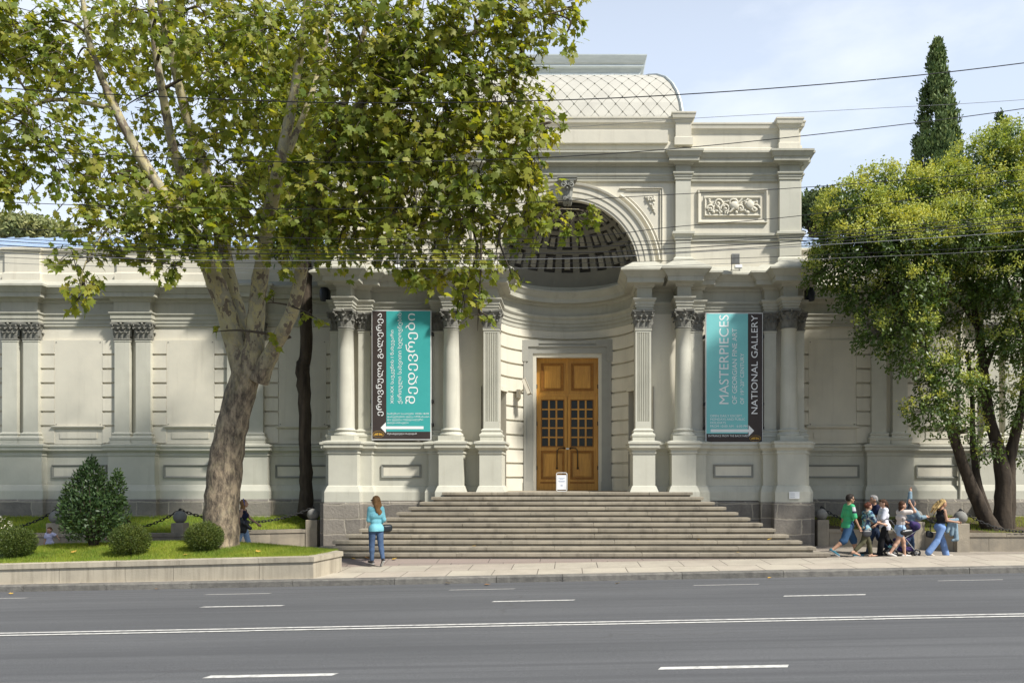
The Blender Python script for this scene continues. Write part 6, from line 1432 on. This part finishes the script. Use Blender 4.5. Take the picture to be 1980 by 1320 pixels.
wobj('seat', [cap_((SX-.12,SY-.14,.44),(SX-.12,SY+.14,.44),.05), cap_((SX+.12,SY-.14,.46),(SX+.12,SY+.14,.46),.06), cap_((SX+.22,SY-.14,.58),(SX+.34,SY-.14,.80),.05), cap_((SX+.22,SY+.14,.58),(SX+.34,SY+.14,.80),.05), cap_((SX+.26,SY-.1,.65),(SX+.26,SY+.1,.65),.06), cap_((SX-.26,SY-.12,.30),(SX-.26,SY+.12,.30),.03), cap_((SX+.30,SY-.1,.72),(SX+.30,SY+.1,.72),.06)], NVY, e, .014, .06)
wobj('canopy', [cap_((SX+.34,SY-.17,.84),(SX+.34,SY+.17,.84),.12), cap_((SX+.24,SY-.17,.90),(SX+.24,SY+.17,.90),.08)], NVY, e, .014, .05, [lambda X,Y_,Z: .82-Z-(X-SX-.2)*.6])
wobj('basket', [cap_((SX-.12,SY-.13,.20),(SX+.24,SY-.13,.20),.06), cap_((SX-.12,SY+.13,.20),(SX+.24,SY+.13,.20),.06), cap_((SX-.1,SY,.19),(SX+.22,SY,.19),.07)], NVY, e, .014, .05)
person(1748, 22.02, .86, 180, 'small child in aqua shoes riding in the pushchair', .0, ((78,38,20),(70,34,20)), ((40,10,40),(40,10,40)), SKIN2, -22, 0, 0, False, ('short',H_BRN), ('top',NAVY,-.02,'short',.012,.33), ('shorts',DJEAN,'hot',.012), (AQUA,), dz=.20, child=True)
# woman at the steps
g8 = pz(PX(725,20.45),20.45)
P8 = person(727, 20.45, 1.70, 124, 'woman in turquoise shirt and jeans seen from behind at the steps', g8, ((4,6,0),(-10,14,-38)), ((8,4,88,.45),(-10,8,66,.2)), SKIN2, 1, 34, 0, False, ('long',H_LBR,.05), ('shirt',TURQ,-.035,'long',.009,.33), ('jeans',cloth('blue_jeans',(.07,.11,.19),(.04,.07,.13)),'long',.010), (LEATH,SOLE), bust=.9); sunglasses(P8)
held('black_handbag', P8, [cap_((.13,-.27,.98),(.13,-.42,.99),.075,.07), cap_((.13,-.27,.92),(.13,-.42,.93),.07,.065)], pm('dark_teal_leather',(.014,.022,.028),None,8,.4,40,.2,.5), 'small dark handbag under the arm of the woman in turquoise', 'bag')
# woman by the plane tree
g9 = wz(PX(470,22.6))
P9 = person(470, 22.6, 1.60, 8, 'woman in navy top with blue headband walking past the plane tree', g9, ((16,6,0),(-16,20,-20)), ((30,8,22),(-12,6,12)), SKIN, 1, 14, 8, False, ('long',H_LBR), ('tank_top',NAVY,-.01,'none',.013,.30), ('jeans',LJEAN,'long',.012), (LEATH,), bust=1.05)
sdf_obj('headband', [cap_(P9['hp'](-.002,q1,z1),P9['hp'](-.002,q2,z2),.012*P9['hh']) for (q1,z1),(q2,z2) in (((.056,-.02),(.052,.04)),((.052,.04),(.0,.078)),((.0,.078),(-.052,.04)),((-.052,.04),(-.056,-.02)))], cloth('royal_blue_band',(.02,.04,.30),(.3,.25,.3),30), P9['e'], .007, .012)
held('backpack', P9, [cap_((-.20,.09,1.22),(-.20,-.09,1.22),.09), cap_((-.21,.09,.92),(-.21,-.09,.92),.10), ('e',(-.22,0,1.05),(.12,.16,.22)), cap_((-.08,-.14,1.30),(.06,-.13,1.25),.025), cap_((.06,-.13,1.25),(.04,-.15,1.02),.022)], BLACKC, 'black backpack worn by the woman in navy top', 'backpack')
held('black_jacket', P9, [cap_((.05,-.22,.98),(.02,-.22,.72),.06,.05), cap_((.16,-.20,.98),(.10,-.22,.70),.06,.045), cap_((.10,-.22,.92),(.24,-.18,.80),.055,.05), cap_((.0,-.2,1.08),(.05,-.22,.95),.04,.05)], LEATH, 'black leather jacket hanging over the arm of the woman in navy', 'jacket')
# little girl and the woman in pink behind the shrub
g10 = wz(PX(96,22.9))
person(96, 22.9, .86, -88, 'little girl in pale lavender top standing behind the planter lawn', g10, ((0,0,0),(0,0,0)), ((30,68,8),(6,14,8)), SKIN2, 0, -14, -4, False, ('short',H_BRN), ('top',LAV,-.04,'short',.014,.325), ('skirt',LAV,'hot',.016), (SOLE,), child=True)
person(262, 23.0, 1.60, 172, 'woman in pink crouching half hidden behind the tall dark shrub', wz(PX(262,23.0)), ((100,132,0),(84,128,0)), ((48,14,26),(50,12,30)), SKIN, 26, 0, 0, False, ('bun',H_BRN), ('top',PINK,-.05,'half',.02,.33), ('trousers',PINK,'long',.016), (SOLE,), bust=.9)
